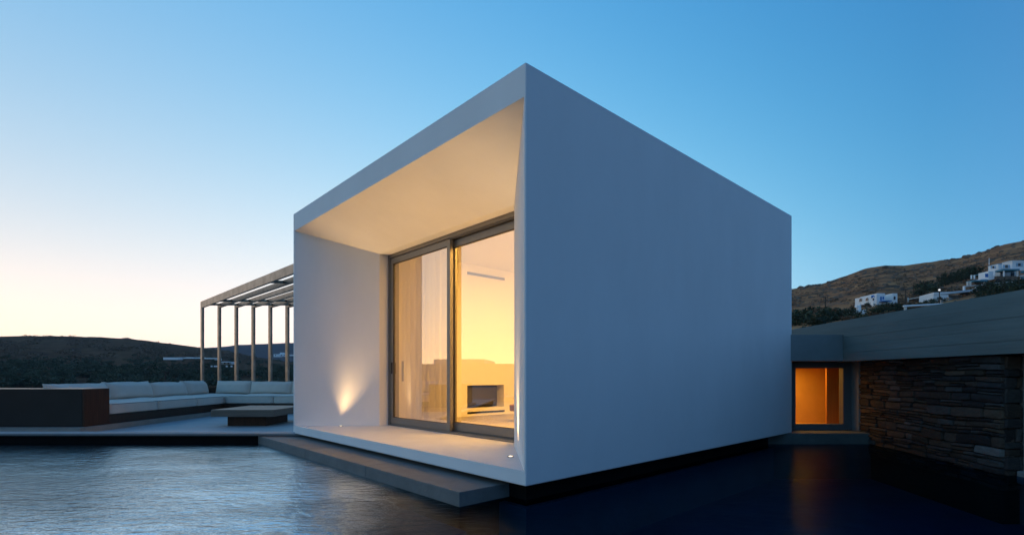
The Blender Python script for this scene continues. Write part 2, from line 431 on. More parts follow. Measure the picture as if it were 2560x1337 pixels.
# second ridge, farther off, seen between the pergola's posts
SKY_F = [(300, 900), (450, 880), (515, 868.5), (545, 868), (572, 865), (590, 862), (640, 860), (733, 857), (900, 850), (1100, 858), (1300, 890), (1450, 940)]
bm = BM()
R0, R1 = 1700, 2500
cols = []
for i in range(120):
    px = 300 + (1450 - 300) * i / 119
    ph = math.atan((px - 1280) / F_PX); c = math.cos(ph)
    e = (940 - interp(SKY_F, px)) / F_PX * c
    e += 0.0007 * noise.noise(Vector((px * 0.03, 0, 0)))
    row = []
    for k in range(14):
        t = k / 13; r = R0 + (R1 - R0) * t
        zz = EYE + (e * r) * (0.15 + 0.85 * sstep(0, 1, t)) - 15 * (1 - t)
        zz += 3 * noise.noise(Vector((r * math.sin(ph) * 0.006, r * 0.006, 0))) * (1 - t)
        row.append(bm.verts.new((r * math.sin(ph), r * math.cos(ph), zz)))
    row.append(bm.verts.new(((R1 + 700) * math.sin(ph), (R1 + 700) * math.cos(ph), -30)))
    cols.append(row)
for A, B in zip(cols, cols[1:]):
    for k in range(14): bm.faces.new((A[k], A[k + 1], B[k + 1], B[k]))
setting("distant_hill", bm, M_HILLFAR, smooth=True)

# thin evening haze over the whole valley
hz = bpy.data.materials.new("evening_haze"); hz.use_nodes = True
n = hz.node_tree; n.nodes.remove(n.nodes["Principled BSDF"])
v = n.nodes.new("ShaderNodeVolumePrincipled"); v.inputs["Color"].default_value = (0.86, 0.88, 0.92, 1); v.inputs["Density"].default_value = 0.00008
n.links.new(v.outputs[0], n.nodes["Material Output"].inputs["Volume"])
bm = BM(); box(bm, -3600, 3600, -3600, 3600, -170, 240)
o = obj("haze", bm, hz); o["kind"] = "stuff"

# ------------------------------------------------------------------ pool and terrace
bm = BM(); prism(bm, [(-16, -6), (5.9, -6), (5.9, 8.7), (-16, 8.7)], -0.7, -0.55)
setting("pool_floor", bm, M_POOLFLOOR)
bm = BM(); quad(bm, (-16, -6, 0), (5.85, -6, 0), (5.85, 8.75, 0), (-16, 8.75, 0))
water = setting("pool_water", bm, M_WATER)
bm = BM(); box(bm, -17, 6.2, -7.5, -6, -1.2, 0.16); box(bm, -19, -16, -7.5, 8.2, -1.2, 0.16)
setting("pool_surround", bm, M_TERRACE)
bm = BM(); box(bm, -14, 3.1, 8.16, 17.5, 0.136, 0.16)
setting("terrace", bm, M_TERRACE)
bm = BM(); box(bm, -14, 3.1, 8.20, 17.5, -1.6, 0.134)
setting("terrace_retaining_wall", bm, M_PLINTH)
bm = BM(); box(bm, -14, -3.45, 8.10, 8.157, 0.160, 0.196, 0.004)
o = obj("terrace_coping", bm, M_COPING); o["kind"] = "structure"
bm = BM(); box(bm, -14, -3.3, 8.112, 8.157, 0.133, 0.157)
o = obj("terrace_edge", bm, M_SLABEDGE); o["kind"] = "structure"

# ------------------------------------------------------------------ the white house
C0 = Vector((0.114, 4.203)); AU = Vector((-0.675, 0.738)); BV = Vector((0.738, 0.675))
AU.normalize(); BV = Vector((AU.y, -AU.x))
LU, DV = 5.353, 5.974
def W(u, v, z):
    p = C0 + AU * u + BV * v
    return Vector((p.x, p.y, z))
def wbox(bm, u0, u1, v0, v1, z0, z1, bevel=0.0):
    vs = box(bm, u0, u1, v0, v1, z0, z1, 0)
    if bevel:
        es = list({e for v in vs for e in v.link_edges})
        r = bmesh.ops.bevel(bm, geom=es, offset=bevel, segments=2, affect="EDGES", profile=0.6)
        vs = list({v for f in r["faces"] for v in f.verts} | {v for v in vs if v.is_valid})
    for v in vs: v.co = W(v.co.x, v.co.y, v.co.z)
ZB, ZT = 0.17, 3.67
house = thing("white_house", "white cube house with a deep splayed porch and lit sliding window", "house", W(LU / 2, DV / 2, 0))
# outer shell: four walls, roof and the thin front rim round the opening
UO0, UO1, ZO0, ZO1 = 0.018, LU - 0.05, 0.293, 3.39
UI0, UI1, ZI0, ZI1, VI, VW = 1.225, 4.39, 0.293, 3.025, 1.0, 1.15
bm = BM()
crn = {}
for iu, u in enumerate((0, LU)):
    for iv, v in enumerate((0, DV)):
        for iz, z in enumerate((ZB, ZT)):
            crn[iu, iv, iz] = bm.verts.new(W(u, v, z))
rim = {(iu, iz): bm.verts.new(W(u, 0, z)) for iu, u in enumerate((UO0, UO1)) for iz, z in enumerate((ZO0, ZO1))}
c = crn
for f in ([c[0,0,0], c[0,1,0], c[0,1,1], c[0,0,1]], [c[1,0,0], c[1,1,0], c[1,1,1], c[1,0,1]], [c[0,1,0], c[1,1,0], c[1,1,1], c[0,1,1]],
          [c[0,0,1], c[1,0,1], c[1,1,1], c[0,1,1]], [c[0,0,0], c[1,0,0], c[1,1,0], c[0,1,0]],
          [c[0,0,0], c[1,0,0], rim[1,0], rim[0,0]], [c[0,0,1], c[1,0,1], rim[1,1], rim[0,1]],
          [c[0,0,0], c[0,0,1], rim[0,1], rim[0,0]], [c[1,0,0], c[1,0,1], rim[1,1], rim[1,0]]):
    bm.faces.new(f)
rv = set(rim.values())
es = [e for e in bm.edges if len(e.link_faces) == 2 and not (e.verts[0] in rv or e.verts[1] in rv)]
bmesh.ops.bevel(bm, geom=es, offset=0.011, segments=3, affect="EDGES", profile=0.5, clamp_overlap=True)
obj("wall", bm, M_PLASTER, house)
bm = BM()
quad(bm, W(UO0, 0, ZO1), W(UO1, 0, ZO1), W(UI1, VI, ZI1), W(UI0, VI, ZI1)); quad(bm, W(UI0, VI, ZI1), W(UI1, VI, ZI1), W(UI1, VW + .2, ZI1), W(UI0, VW + .2, ZI1))
obj("soffit", bm, M_PLASTER, house)
for uo, ui in ((UO0, UI0), (UO1, UI1)):
    bm = BM(); quad(bm, W(uo, 0, ZO0), W(uo, 0, ZO1), W(ui, VI, ZI1), W(ui, VI, ZI0)); quad(bm, W(ui, VI, ZI0), W(ui, VI, ZI1), W(ui, VW + .2, ZI1), W(ui, VW + .2, ZI0))
    obj("reveal", bm, M_PLASTER, house)
bm = BM()
quad(bm, W(UO0, 0, ZO0), W(UO1, 0, ZO0), W(UI1, VI, ZI0), W(UI0, VI, ZI0)); quad(bm, W(UI0, VI, ZI0), W(UI1, VI, ZI0), W(UI1, VW + .2, ZI0), W(UI0, VW + .2, ZI0))
obj("porch_floor", bm, M_PORCH, house)
bm = BM(); wbox(bm, 0.167, LU - .2, 0.167, 5.45, -0.56, ZB - 0.002)
obj("plinth", bm, M_PLINTH, house)
bm = BM(); wbox(bm, 0.10, LU - .2, 0.10, 5.50, -0.56, -0.05)
obj("plinth_footing", bm, M_CONC2, house)
# room behind the window
RU0, RU1, RV0, RV1, RZ0, RZ1 = 0.30, 5.0, 1.33, 5.65, 0.286, 3.30
NV0, NV1, NZ0, NZ1 = 3.22, 4.19, 0.445, 0.90
bm = BM()
quad(bm, W(RU0, RV0, RZ0), W(RU0, RV1, RZ0), W(RU0, RV1, RZ1), W(RU0, RV0, RZ1))
quad(bm, W(RU0, RV1, RZ0), W(RU1, RV1, RZ0), W(RU1, RV1, RZ1), W(RU0, RV1, RZ1))
for (v0, v1, z0, z1) in ((RV0, NV0, RZ0, RZ1), (NV1, RV1, RZ0, RZ1), (NV0, NV1, RZ0, NZ0), (NV0, NV1, NZ1, RZ1)):
    quad(bm, W(RU1, v0, z0), W(RU1, v1, z0), W(RU1, v1, z1), W(RU1, v0, z1))
ND = RU1 + 0.26
for q in (((NV0, NZ0), (NV1, NZ0)), ((NV1, NZ0), (NV1, NZ1)), ((NV1, NZ1), (NV0, NZ1)), ((NV0, NZ1), (NV0, NZ0))):
    (va, za), (vb, zb) = q
    quad(bm, W(RU1, va, za), W(RU1, vb, zb), W(ND, vb, zb), W(ND, va, za))
quad(bm, W(ND, NV0, NZ0), W(ND, NV1, NZ0), W(ND, NV1, NZ1), W(ND, NV0, NZ1))
for (u0, u1, z0, z1) in ((RU0, UI0, RZ0, RZ1), (UI1, RU1, RZ0, RZ1), (UI0, UI1, ZI1, RZ1)):
    quad(bm, W(u0, RV0, z0), W(u1, RV0, z0), W(u1, RV0, z1), W(u0, RV0, z1))
obj("room_wall", bm, M_ROOM, house)
bm = BM(); quad(bm, W(RU0, RV0, RZ1), W(RU1, RV0, RZ1), W(RU1, RV1, RZ1), W(RU0, RV1, RZ1)); obj("room_ceiling", bm, M_ROOM, house)
bm = BM(); quad(bm, W(RU0, RV0, RZ0), W(RU1, RV0, RZ0), W(RU1, RV1, RZ0), W(RU0, RV1, RZ0)); obj("room_floor", bm, M_ROOMFLOOR, house)
# fireplace
bm = BM(); wbox(bm, RU1 + 0.10, RU1 + 0.24, NV0 + 0.005, NV1 - 0.11, NZ0 + 0.01, NZ1 - 0.01)
fire = obj("fireplace", bm, M_BLACK, house)
bm = BM(); wbox(bm, RU1 + 0.085, RU1 + 0.096, NV0 + 0.04, NV1 - 0.15, NZ0 + 0.05, NZ1 - 0.05, 0.003)
obj("fire_glass", bm, M_FIREGLASS, fire)
bm = BM(); wbox(bm, RU1 - 0.012, RU1 + 0.02, 3.22, 4.20, 0.335, 0.372); obj("vent_slot", bm, M_BLACK, house)
bm = BM(); wbox(bm, RU1 - 0.012, RU1 + 0.02, 3.22, 4.20, 3.09, 3.14); gr = obj("air_grille", bm, M_GRILLE, house)
for k in range(2):
    bm = BM(); wbox(bm, RU1 - 0.02, RU1 - 0.013, 3.23, 4.19, 3.10 + k * .018, 3.108 + k * .018); obj("slat", bm, M_ALU, gr)
# sliding window
bm = BM()
wbox(bm, UI0, UI1, VW, VW + .17, ZI1 - 0.055, ZI1 - 0.001); wbox(bm, UI0, UI1, VW, VW + .17, ZI0 + 0.001, ZI0 + 0.022)
wbox(bm, UI1 - 0.05, UI1 - 0.001, VW, VW + .17, ZI0 + 0.022, ZI1 - 0.055); wbox(bm, UI0 + 0.001, UI0 + 0.05, VW, VW + .17, ZI0 + 0.022, ZI1 - 0.055)
win = obj("sliding_window", bm, M_ALU, house)
for vv in (0.03, 0.075, 0.12):
    for zz0, zz1 in ((ZI0 + 0.022, ZI0 + 0.034), (ZI1 - 0.067, ZI1 - 0.055)):
        bm = BM(); wbox(bm, UI0 + .05, UI1 - .05, VW + vv - .004, VW + vv + .004, zz0, zz1); obj("track_rail", bm, M_ALU, win)
def sash(u0, u1, v0, st_l, st_r, top, bot):
    v1 = v0 + 0.055; zb, zt = ZI0 + 0.036, ZI1 - 0.069
    bm = BM()
    wbox(bm, u1 - st_l, u1, v0, v1, zb, zt, .003); wbox(bm, u0, u0 + st_r, v0, v1, zb, zt, .003)
    wbox(bm, u0 + st_r, u1 - st_l, v0, v1, zb, zb + bot, .003); wbox(bm, u0 + st_r, u1 - st_l, v0, v1, zt - top, zt, .003)
    s = obj("sash", bm, M_ALU, house)
    bm = BM(); wbox(bm, u0 + st_r - .008, u1 - st_l + .008, v0 + .022, v0 + .032, zb + bot - .008, zt - top + .008); obj("pane", bm, M_GLASS, s)
    bm = BM()
    g = 0.007
    for q in ((u1 - st_l - g, u1 - st_l, zb + bot, zt - top), (u0 + st_r, u0 + st_r + g, zb + bot, zt - top),
              (u0 + st_r + g, u1 - st_l - g, zb + bot, zb + bot + g), (u0 + st_r + g, u1 - st_l - g, zt - top - g, zt - top)):
        wbox(bm, q[0], q[1], v0 + .006, v0 + .021, q[2], q[3])
    obj("gasket", bm, M_ALUDARK, s)
    return s
sl = sash(2.70, UI1 - 0.052, VW + .012, 0.088, 0.072, 0.085, 0.095)
sr = sash(UI0 + .052, 2.79, VW + .088, 0.075, 0.08, 0.10, 0.115)
bm = BM(); wbox(bm, UI1 - .125, UI1 - .10, VW - .004, VW + .0115, 1.12, 1.30, .003); obj("handle", bm, M_ALUDARK, sl)
bm = BM(); wbox(bm, UI1 - .30, UI1 - .27, VW + .09, VW + .115, 1.0, 1.32, .004); obj("handle", bm, M_ALU, sl)

# light inside the room: a ceiling lamp out of sight behind the right-hand wall
def area(name, loc, size, power, col, rot=(0, 0, 0), parent=None):
    l = bpy.data.lights.new(name, "AREA"); l.shape = "RECTANGLE"; l.size, l.size_y = size; l.energy = power; l.color = col
    o = bpy.data.objects.new(name, l); COL.objects.link(o); o.location = loc; o.rotation_euler = rot
    return o
area("ceiling_lamp_light", W(1.7, 4.1, RZ1 - 0.05), (2.0, 2.2), 180, WARM, (0, 0, math.atan2(AU.y, AU.x)))
area("ceiling_lamp_light", W(1.3, 2.2, RZ1 - 0.05), (1.6, 1.3), 250, WARM, (0, 0, math.atan2(AU.y, AU.x)))

# curtain
def curtain(name, label, u0, u1, v, amp, waves, z0, z1):
    bm = BM(); n = 150; rows = 14; grid = []
    for j in range(rows + 1):
        t = j / rows; z = z0 + (z1 - z0) * t; row = []
        for i in range(n + 1):
            s = i / n; u = u0 + (u1 - u0) * s
            ph = s * waves * 2 * PI + 0.6 * noise.noise(Vector((s * 5, t * 1.2, 0)))
            a = 0.85 * amp * (0.65 + 0.5 * noise.noise(Vector((s * 9, 3, 0)))) * (1.1 - 0.35 * t)
            row.append(bm.verts.new(W(u + 0.02 * noise.noise(Vector((s * 8, t * 2, 7))), v + a * math.sin(ph), z)))
        grid.append(row)
    for A, B in zip(grid, grid[1:]):
        for i in range(n): bm.faces.new((A[i], A[i + 1], B[i + 1], B[i]))
    o = obj(name, bm, M_CURTAIN, None, True)
    return tag(o, label, "curtain")
cu = curtain("curtain", "sheer white floor-length curtain hanging behind the left glass pane", 3.20, 4.95, 1.56, 0.062, 12, 0.30, 3.24)

# low round table inside
t = thing("side_table", "round walnut table standing inside the lit room by the window's edge", "table", W(2.75, 3.35, RZ0))
p = at(1322, 1012, 9.0)
t.location = (p.x, p.y, RZ0)
bm = BM(); tube(bm, (p.x, p.y, 0.475), (p.x, p.y, 0.575), 0.34, 0.34, 40); obj("tabletop", bm, M_STOOL, t)
bm = BM(); tube(bm, (p.x, p.y, RZ0), (p.x, p.y, 0.475), 0.13, 0.09, 20); obj("leg", bm, M_BLACK, t)

# uplights let into the porch floor
def uplight(u, v, label, beams):
    b = W(u, v, ZO0)
    t = thing("floor_uplight", label, "uplight", b, "uplights let into the porch floor")
    bm = BM(); tube(bm, b + Vector((0, 0, .0005)), b + Vector((0, 0, .005)), 0.034, 0.032, 20); obj("bezel", bm, M_ALU, t)
    bm = BM(); tube(bm, b + Vector((0, 0, .005)), b + Vector((0, 0, .007)), 0.020, 0.018, 16); obj("lens", bm, M_UP, t)
    for power, tu, tv, ang in beams:      # a narrow beam that grazes the wall and a wide one for the soffit
        l = bpy.data.lights.new("uplight_beam", "SPOT"); l.energy = power; l.color = (1.0, 0.61, 0.26); l.spot_size = math.radians(ang); l.spot_blend = 1.0; l.shadow_soft_size = 0.035
        o = bpy.data.objects.new("uplight_beam", l); COL.objects.link(o); o.location = b + Vector((0, 0, .03))
        d = W(tu, tv, 3.3) - o.location
        o.rotation_euler = d.to_track_quat("-Z", "Y").to_euler()
        o.parent = t; o.matrix_parent_inverse = wmat(t).inverted()
uplight(4.725, 0.51, "small round floor light glowing by the porch's far splayed wall", ((32, 4.84, 0.54, 44), (190, 3.55, 0.40, 70)))
uplight(0.66, 0.43, "small round floor light glowing beside the porch's near corner", ((22, 0.60, 0.43, 42), (200, 1.70, 0.40, 74)))

# ------------------------------------------------------------------ concrete step in front of the porch
step = thing("entry_step", "long grey concrete step lying in the pool before the porch", "step", W(3, -.2, 0))
joints = [0.376, 2.05, 3.75, 6.05]
SV0 = -0.40
for a, b in zip(joints, joints[1:]):
    bm = BM()
    wbox(bm, a + (.003 if a > .4 else 0), b - .003, SV0, 0.16, -0.004, 0.123, .006)
    obj("slab", bm, M_STEP, step)
bm = BM(); wbox(bm, 0.45, 6.0, SV0 + .06, 0.16, -0.56, -0.006); obj("riser", bm, M_PLINTH, step)
bm = BM(); wbox(bm, 0.34, 6.1, -0.98, SV0 + .05, -0.56, -0.20, .01)
o = obj("submerged_step", bm, M_STEP, None); tag(o, "wide step under the water in front of the concrete step", "step")

# ------------------------------------------------------------------ sofa
def smooth_noise(p, s, k): return noise.noise(Vector((p.x * s + k, p.y * s, p.z * s)))
def cushion(name, x0, x1, y0, y1, z0, z1, parent, crown=0.022, rnd=0.024, seed=0.0, lean=None, piping=True, mat_=None, pillow=None):
    """a stuffed box: rounded edges, a crowned top and soft creases; lean = (axis, metres) tips the top back"""
    bm = BM()
    bmesh.ops.create_cube(bm, size=2.0)
    bmesh.ops.subdivide_edges(bm, edges=bm.edges[:], cuts=13, use_grid_fill=True)
    hx, hy, hz = (x1 - x0) / 2, (y1 - y0) / 2, (z1 - z0) / 2
    cx, cy, cz = (x0 + x1) / 2, (y0 + y1) / 2, (z0 + z1) / 2
    for v in bm.verts:
        s, t_, w_ = v.co
        # round the box edges
        q = Vector((s * hx, t_ * hy, w_ * hz))
        inn = Vector((max(-hx + rnd, min(hx - rnd, q.x)), max(-hy + rnd, min(hy - rnd, q.y)), max(-hz + rnd, min(hz - rnd, q.z))))
        d = q - inn
        if d.length > rnd: d = d.normalized() * rnd
        q = inn + d
        if pillow:
            ed = (1 - abs(s) ** 5) * (1 - abs(w_) ** 5); k = 0.22 + 0.78 * ed ** .6
            if pillow == "x": q = Vector((s * hx * (0.22 + 0.78 * ((1 - abs(t_) ** 5) * (1 - abs(w_) ** 5)) ** .6), t_ * hy, w_ * hz))
            else: q = Vector((s * hx, t_ * hy * k, w_ * hz))
            o_ = t_ if pillow == "x" else s
            q.z += 0.020 * abs(o_) ** 6 * (1 if w_ > 0 else -.3) - 0.012 * (1 - o_ * o_) * (w_ > .9)
            d = Vector((0, 0, 0))
        bul = crown
        q.z += math.copysign(1, w_) * abs(w_) * bul * (1 - s * s) * (1 - t_ * t_) * (1 if w_ > 0 else .2)
        q.x += s * abs(s) * bul * 0.5 * (1 - t_ * t_) * (1 - w_ * w_)
        q.y += t_ * abs(t_) * bul * 0.5 * (1 - s * s) * (1 - w_ * w_)
        nz = smooth_noise(q, 5.0, seed) * 0.012 + smooth_noise(q, 11.0, seed + 3) * 0.008
        q += Vector((0, 0, nz if w_ > 0 else 0)) + d * (nz * 4)
        if lean:
            k = (w_ + 1) / 2
            if lean[0] == "x": q.x += lean[1] * k
            else: q.y += lean[1] * k
        v.co = q + Vector((cx, cy, cz))
    o = obj(name, bm, mat_ or M_FABRIC, parent, True)
    return o
def piping(x0, x1, y0, y1, z, parent, rnd=0.05):
    bm = BM(); r = 0.006
    k = rnd * .55
    P = [(x0 + k, y0), (x1 - k, y0), (x1, y0 + k), (x1, y1 - k), (x1 - k, y1), (x0 + k, y1), (x0, y1 - k), (x0, y0 + k)]
    for a, b in zip(P, P[1:] + P[:1]): tube(bm, (*a, z), (*b, z), r, r, 5)
    obj("piping", bm, M_PIPING, parent)
FZ = 0.16
sofa = thing("corner_sofa", "long corner sofa with cream cushions on a dark wood base by the terrace edge", "sofa", (-7.6, 10.5, FZ))
SB, ST = 0.25, 0.41     # wood body from SB up to the cushions' underside
bm = BM(); prism(bm, [(-9.6, 8.17), (-6.93, 8.17), (-6.93, 12.47), (-3.4, 12.47), (-3.4, 14.0), (-9.6, 14.0)], FZ + .001, SB - .002)
obj("plinth", bm, M_SOFAPLINTH, sofa)
bm = BM(); prism(bm, [(-8.35, 8.885), (-7.02, 8.885), (-7.02, 12.38), (-3.4, 12.38), (-3.4, 13.8), (-8.35, 13.8)], SB, ST - .003)
obj("base", bm, M_WOOD, sofa)
M_SLATE = mat("dark_composite_board", (0.010, 0.011, 0.013), 0.3, spec=0.18, var=0.2, scale=3, bump=0.03)
M_TEAK = mat("oiled_brown_wood", (0.044, 0.017, 0.009), 0.55, spec=0.2, scale=6, stretch=(7, 7, 0.3), col2=(0.080, 0.031, 0.015), bump=0.05)
bm = BM(); box(bm, -9.9, -7.042, 8.35, 8.88, SB, 0.872, .004); arm = obj("armrest", bm, M_SLATE, sofa)
bm = BM(); box(bm, -7.040, -7.015, 8.352, 8.88, SB, 0.870, .003); obj("end_panel", bm, M_TEAK, arm)
bm = BM(); box(bm, -8.42, -8.36, 8.90, 13.8, SB, 0.80, .003); box(bm, -8.355, -3.4, 13.81, 13.87, SB, 0.80, .003); obj("backrest", bm, M_WOOD, sofa)
yy = [8.89, 10.09, 11.34, 12.39]
for i in range(3):
    s = cushion("seat_cushion", -8.34, -7.0, yy[i] + .006, yy[i + 1] - .006, ST, 0.605, sofa, seed=i * 3.1)
    piping(-8.3, -7.0 + .002, yy[i] + .01, yy[i + 1] - .01, 0.588, s)
s = cushion("seat_cushion", -8.34, -7.0 - .005, 12.40, 13.78, ST, 0.605, sofa, seed=17)
xx = [-6.925, -5.81, -4.68, -3.5]
for i in range(3):
    s = cushion("seat_cushion", xx[i] + .006 - (.07 if i == 0 else 0), xx[i + 1] - .006, 12.40, 13.78, ST, 0.605, sofa, seed=20 + i * 2.7)
    piping(xx[i] + .012, xx[i + 1] - .012, 12.395, 13.7, 0.588, s)
yy = [8.92, 10.2, 11.4, 12.6, 13.45]
for i in range(4):
    cushion("back_cushion", -8.26, -7.90, yy[i] - .004, yy[i + 1] + .004, 0.612, 0.925 + (.02 if i in (1, 3) else 0), sofa, crown=0.03, rnd=0.045, seed=40 + i * 3.3, lean=("x", -0.10), pillow="x")
xx = [-7.85, -6.94, -5.85, -4.75, -3.6]
for i in range(4):
    cushion("back_cushion", xx[i] - .003, xx[i + 1] + .003, 13.35, 13.72, 0.612, 0.925 + (.015 if i == 0 else 0), sofa, crown=0.03, rnd=0.045, seed=60 + i * 3.3, lean=("y", 0.10), pillow="y")

# ------------------------------------------------------------------ coffee table
tb = thing("coffee_table", "low square wooden coffee table on a recessed block base before the sofa", "coffee table", (-4.9, 9.9, FZ))
bm = BM(); box(bm, -5.467, -4.335, 9.25, 10.65, 0.343, 0.470, .004); obj("tabletop", bm, M_WOODH, tb)
bm = BM(); box(bm, -5.275, -4.555, 9.45, 10.35, FZ + .001, 0.342, .003); obj("base", bm, M_TEAK, tb)

# ------------------------------------------------------------------ pergola
pg = thing("pergola", "weathered steel pergola of thin flat posts and beams joined to the house", "pergola", (-7.4, 14, FZ))
D2 = Vector((0.695, -0.719)).normalized(); N2 = Vector((D2.y, -D2.x))
def obar(bm, start, length, wid, z0, z1, back=0.0):
    p0 = Vector(start) - D2 * back
    pts = []
    for (a, b) in ((0, -.5), (length + back, -.5), (length + back, .5), (0, .5)):
        q = p0 + D2 * a + N2 * (wid * b); pts.append((q.x, q.y))
    prism(bm, pts, z0, z1)
for k in range(7):
    s = Vector((-8.53 + 0.465 * k, 14.0))
    bm = BM(); obar(bm, s, 0.18, 0.052, FZ + .001, 2.94); bmesh.ops.bevel(bm, geom=bm.edges[:], offset=.004, segments=1, affect="EDGES"); obj("post", bm, M_STEEL, pg)
    u = (s - C0).dot(AU); ln = (u - LU) / (-D2.dot(AU)) - 0.03
    bm = BM(); obar(bm, s, ln, 0.052, 2.941, 3.12 if k == 0 else 3.055); bmesh.ops.bevel(bm, geom=bm.edges[:], offset=.004, segments=1, affect="EDGES"); obj("beam", bm, M_STEEL, pg)
for yb in (13.75, 13.05, 10.45):
    tA = (14.0 - yb) / -D2.y
    x0 = -8.53 + D2.x * tA
    for k in range(6):      # a short flat spacer in each bay
        bm = BM(); xa = x0 + 0.465 * k + 0.041; box(bm, xa, xa + 0.383, yb - .05, yb + .05, 2.99, 3.03)
        if xa + .4 < -3.4 + (yb - 8.15) * 1.09: obj("spacer", bm, M_STEEL, pg)
        else: bm.free()

# ------------------------------------------------------------------ concrete annex on the right
an = thing("concrete_annex", "low concrete annex with a rubble stone wall and a small lit window", "building", (7, 8, 0))
def BX(y): return 5.20 + 0.016 * y
lifts = [1.318, 1.455, 1.585, 1.700, 1.835, 1.974]
for i, (z0, z1) in enumerate(zip(lifts, lifts[1:])):
    bm = BM(); dx = (0.0, 0.0012, 0.0004, 0.0016, 0.0008)[i]
    prism(bm, [(BX(-5) + dx, -5), (BX(12) + dx, 12), (BX(12) + .34, 12), (BX(-5) + .34, -5)], z0 + (.0022 if i in (1, 3) else .0005), z1 - (.0022 if i in (0, 2) else .0005 if i < 4 else 0))
    obj("parapet_lift", bm, M_CONC, an)
bm = BM(); prism(bm, [(BX(-5) + .012, -5), (BX(12) + .012, 12), (BX(12) + .33, 12), (BX(-5) + .33, -5)], 1.322, 1.968); obj("parapet_core", bm, M_CONC, an)
bm = BM(); box(bm, 5.75, 12, -5, 13, 1.45, 1.80); obj("roof_slab", bm, M_CONC2, an)
bm = BM(); box(bm, 4.2, BX(8.2) - .004, 8.2, 9.6, 1.323, 1.748, .005); obj("link_block", bm, M_CONC2, an)
bm = BM(); box(bm, 6.85, 12, 8.4, 13, -0.7, 1.45); box(bm, 5.86, 6.849, 8.4, 8.655, -0.7, 1.45); box(bm, 5.95, 12, 5.9, 8.39, -0.7, 1.45); box(bm, 5.60, 12, 5.55, 5.89, -0.7, 1.45); box(bm, 5.56, 12, -5, 5.54, -0.7, 1.32); obj("wall", bm, M_CONC2, an)
bm = BM(); box(bm, 5.47, 5.62, 5.3, 5.53, -0.08, 0.06, .02); obj("footing", bm, M_CONC2, an)
bm = BM(); box(bm, 4.05, 5.80, 8.10, 8.9, -0.7, 0.175, .012); obj("sill_block", bm, mat("wet_concrete", (0.085, 0.10, 0.10), 0.6, var=0.2, scale=4, bump=0.2), an)
bm = BM(); box(bm, 5.70, 5.855, 8.38, 8.66, 0.177, 1.32); obj("jamb", bm, M_CONC2, an)
bm = BM(); box(bm, 4.2, 4.70, 8.55, 8.9, 0.177, 1.32); obj("jamb", bm, M_CONC2, an)
# window of the annex
bm = BM()
wx0, wx1, gx0, gx1 = 4.70, 5.70, 4.76, 5.557
box(bm, wx0 + .001, gx0, 8.55, 8.66, 0.18, 1.315); box(bm, gx1, wx1 - .001, 8.55, 8.66, 0.18, 1.315)
box(bm, gx0, gx1, 8.55, 8.66, 0.18, 0.277); box(bm, gx0, gx1, 8.55, 8.66, 1.215, 1.315)
aw = obj("window", bm, mat("slate_frame", (0.09, 0.10, 0.11), 0.5, spec=0.4), an)
bm = BM(); box(bm, gx0 - .01, gx1 + .01, 8.60, 8.61, 0.27, 1.225); obj("pane", bm, M_GLASS2, aw)
bm = BM()
RX0, RX1, RY1 = 4.25, 6.8, 9.9
quad(bm, (RX0, RY1, .18), (RX1, RY1, .18), (RX1, RY1, 1.30), (RX0, RY1, 1.30)); quad(bm, (RX0, 8.67, .18), (RX0, RY1, .18), (RX0, RY1, 1.3), (RX0, 8.67, 1.3))
quad(bm, (RX1, 8.67, .18), (RX1, RY1, .18), (RX1, RY1, 1.3), (RX1, 8.67, 1.3)); quad(bm, (RX0, 8.67, 1.3), (RX1, 8.67, 1.3), (RX1, RY1, 1.3), (RX0, RY1, 1.3))
quad(bm, (RX0, 8.67, .18), (RX1, 8.67, .18), (RX1, RY1, .18), (RX0, RY1, .18))
obj("room_lining", bm, M_OCHRE, an)
bm = BM(); box(bm, 5.62, 6.75, 9.10, 9.14, 0.185, 1.29); obj("timber_panel", bm, M_TIMBER, an)
area("annex_lamp_light", (5.0, 9.3, 1.27), (0.9, 0.5), 19.0, (1.0, 0.50, 0.07))

# rubble wall, stone by stone
bm = BM(); prism(bm, [(5.74, 8.40), (5.40, 5.62), (5.9, 5.62), (5.9, 8.40)], -0.6, 1.315); obj("stone_backing", bm, mat("dark_joint", (0.02, 0.018, 0.016), 0.95), an)
STONES = [mat("slate_" + n, c1, 0.9, scale=9, col2=c2, bump=0.55, bscale=22, objvar=0.4, detail=8, stretch=(1, 1, 2.5)) for n, c1, c2 in (
    ("brown", (0.038, 0.029, 0.023), (0.068, 0.051, 0.039)), ("grey", (0.043, 0.043, 0.042), (0.072, 0.072, 0.069)),
    ("dark", (0.021, 0.020, 0.021), (0.038, 0.035, 0.035)), ("ochre", (0.056, 0.041, 0.028), (0.086, 0.063, 0.044)), ("pale", (0.085, 0.088, 0.085), (0.14, 0.143, 0.138)))]
rs = random.Random(21)
PW0 = Vector((5.72, 8.37)); PW1 = Vector((5.365, 5.575)); WL = (PW1 - PW0).length; WD = (PW1 - PW0).normalized(); WN = Vector((-WD.y, WD.x))
if WN.x > 0: WN = -WN
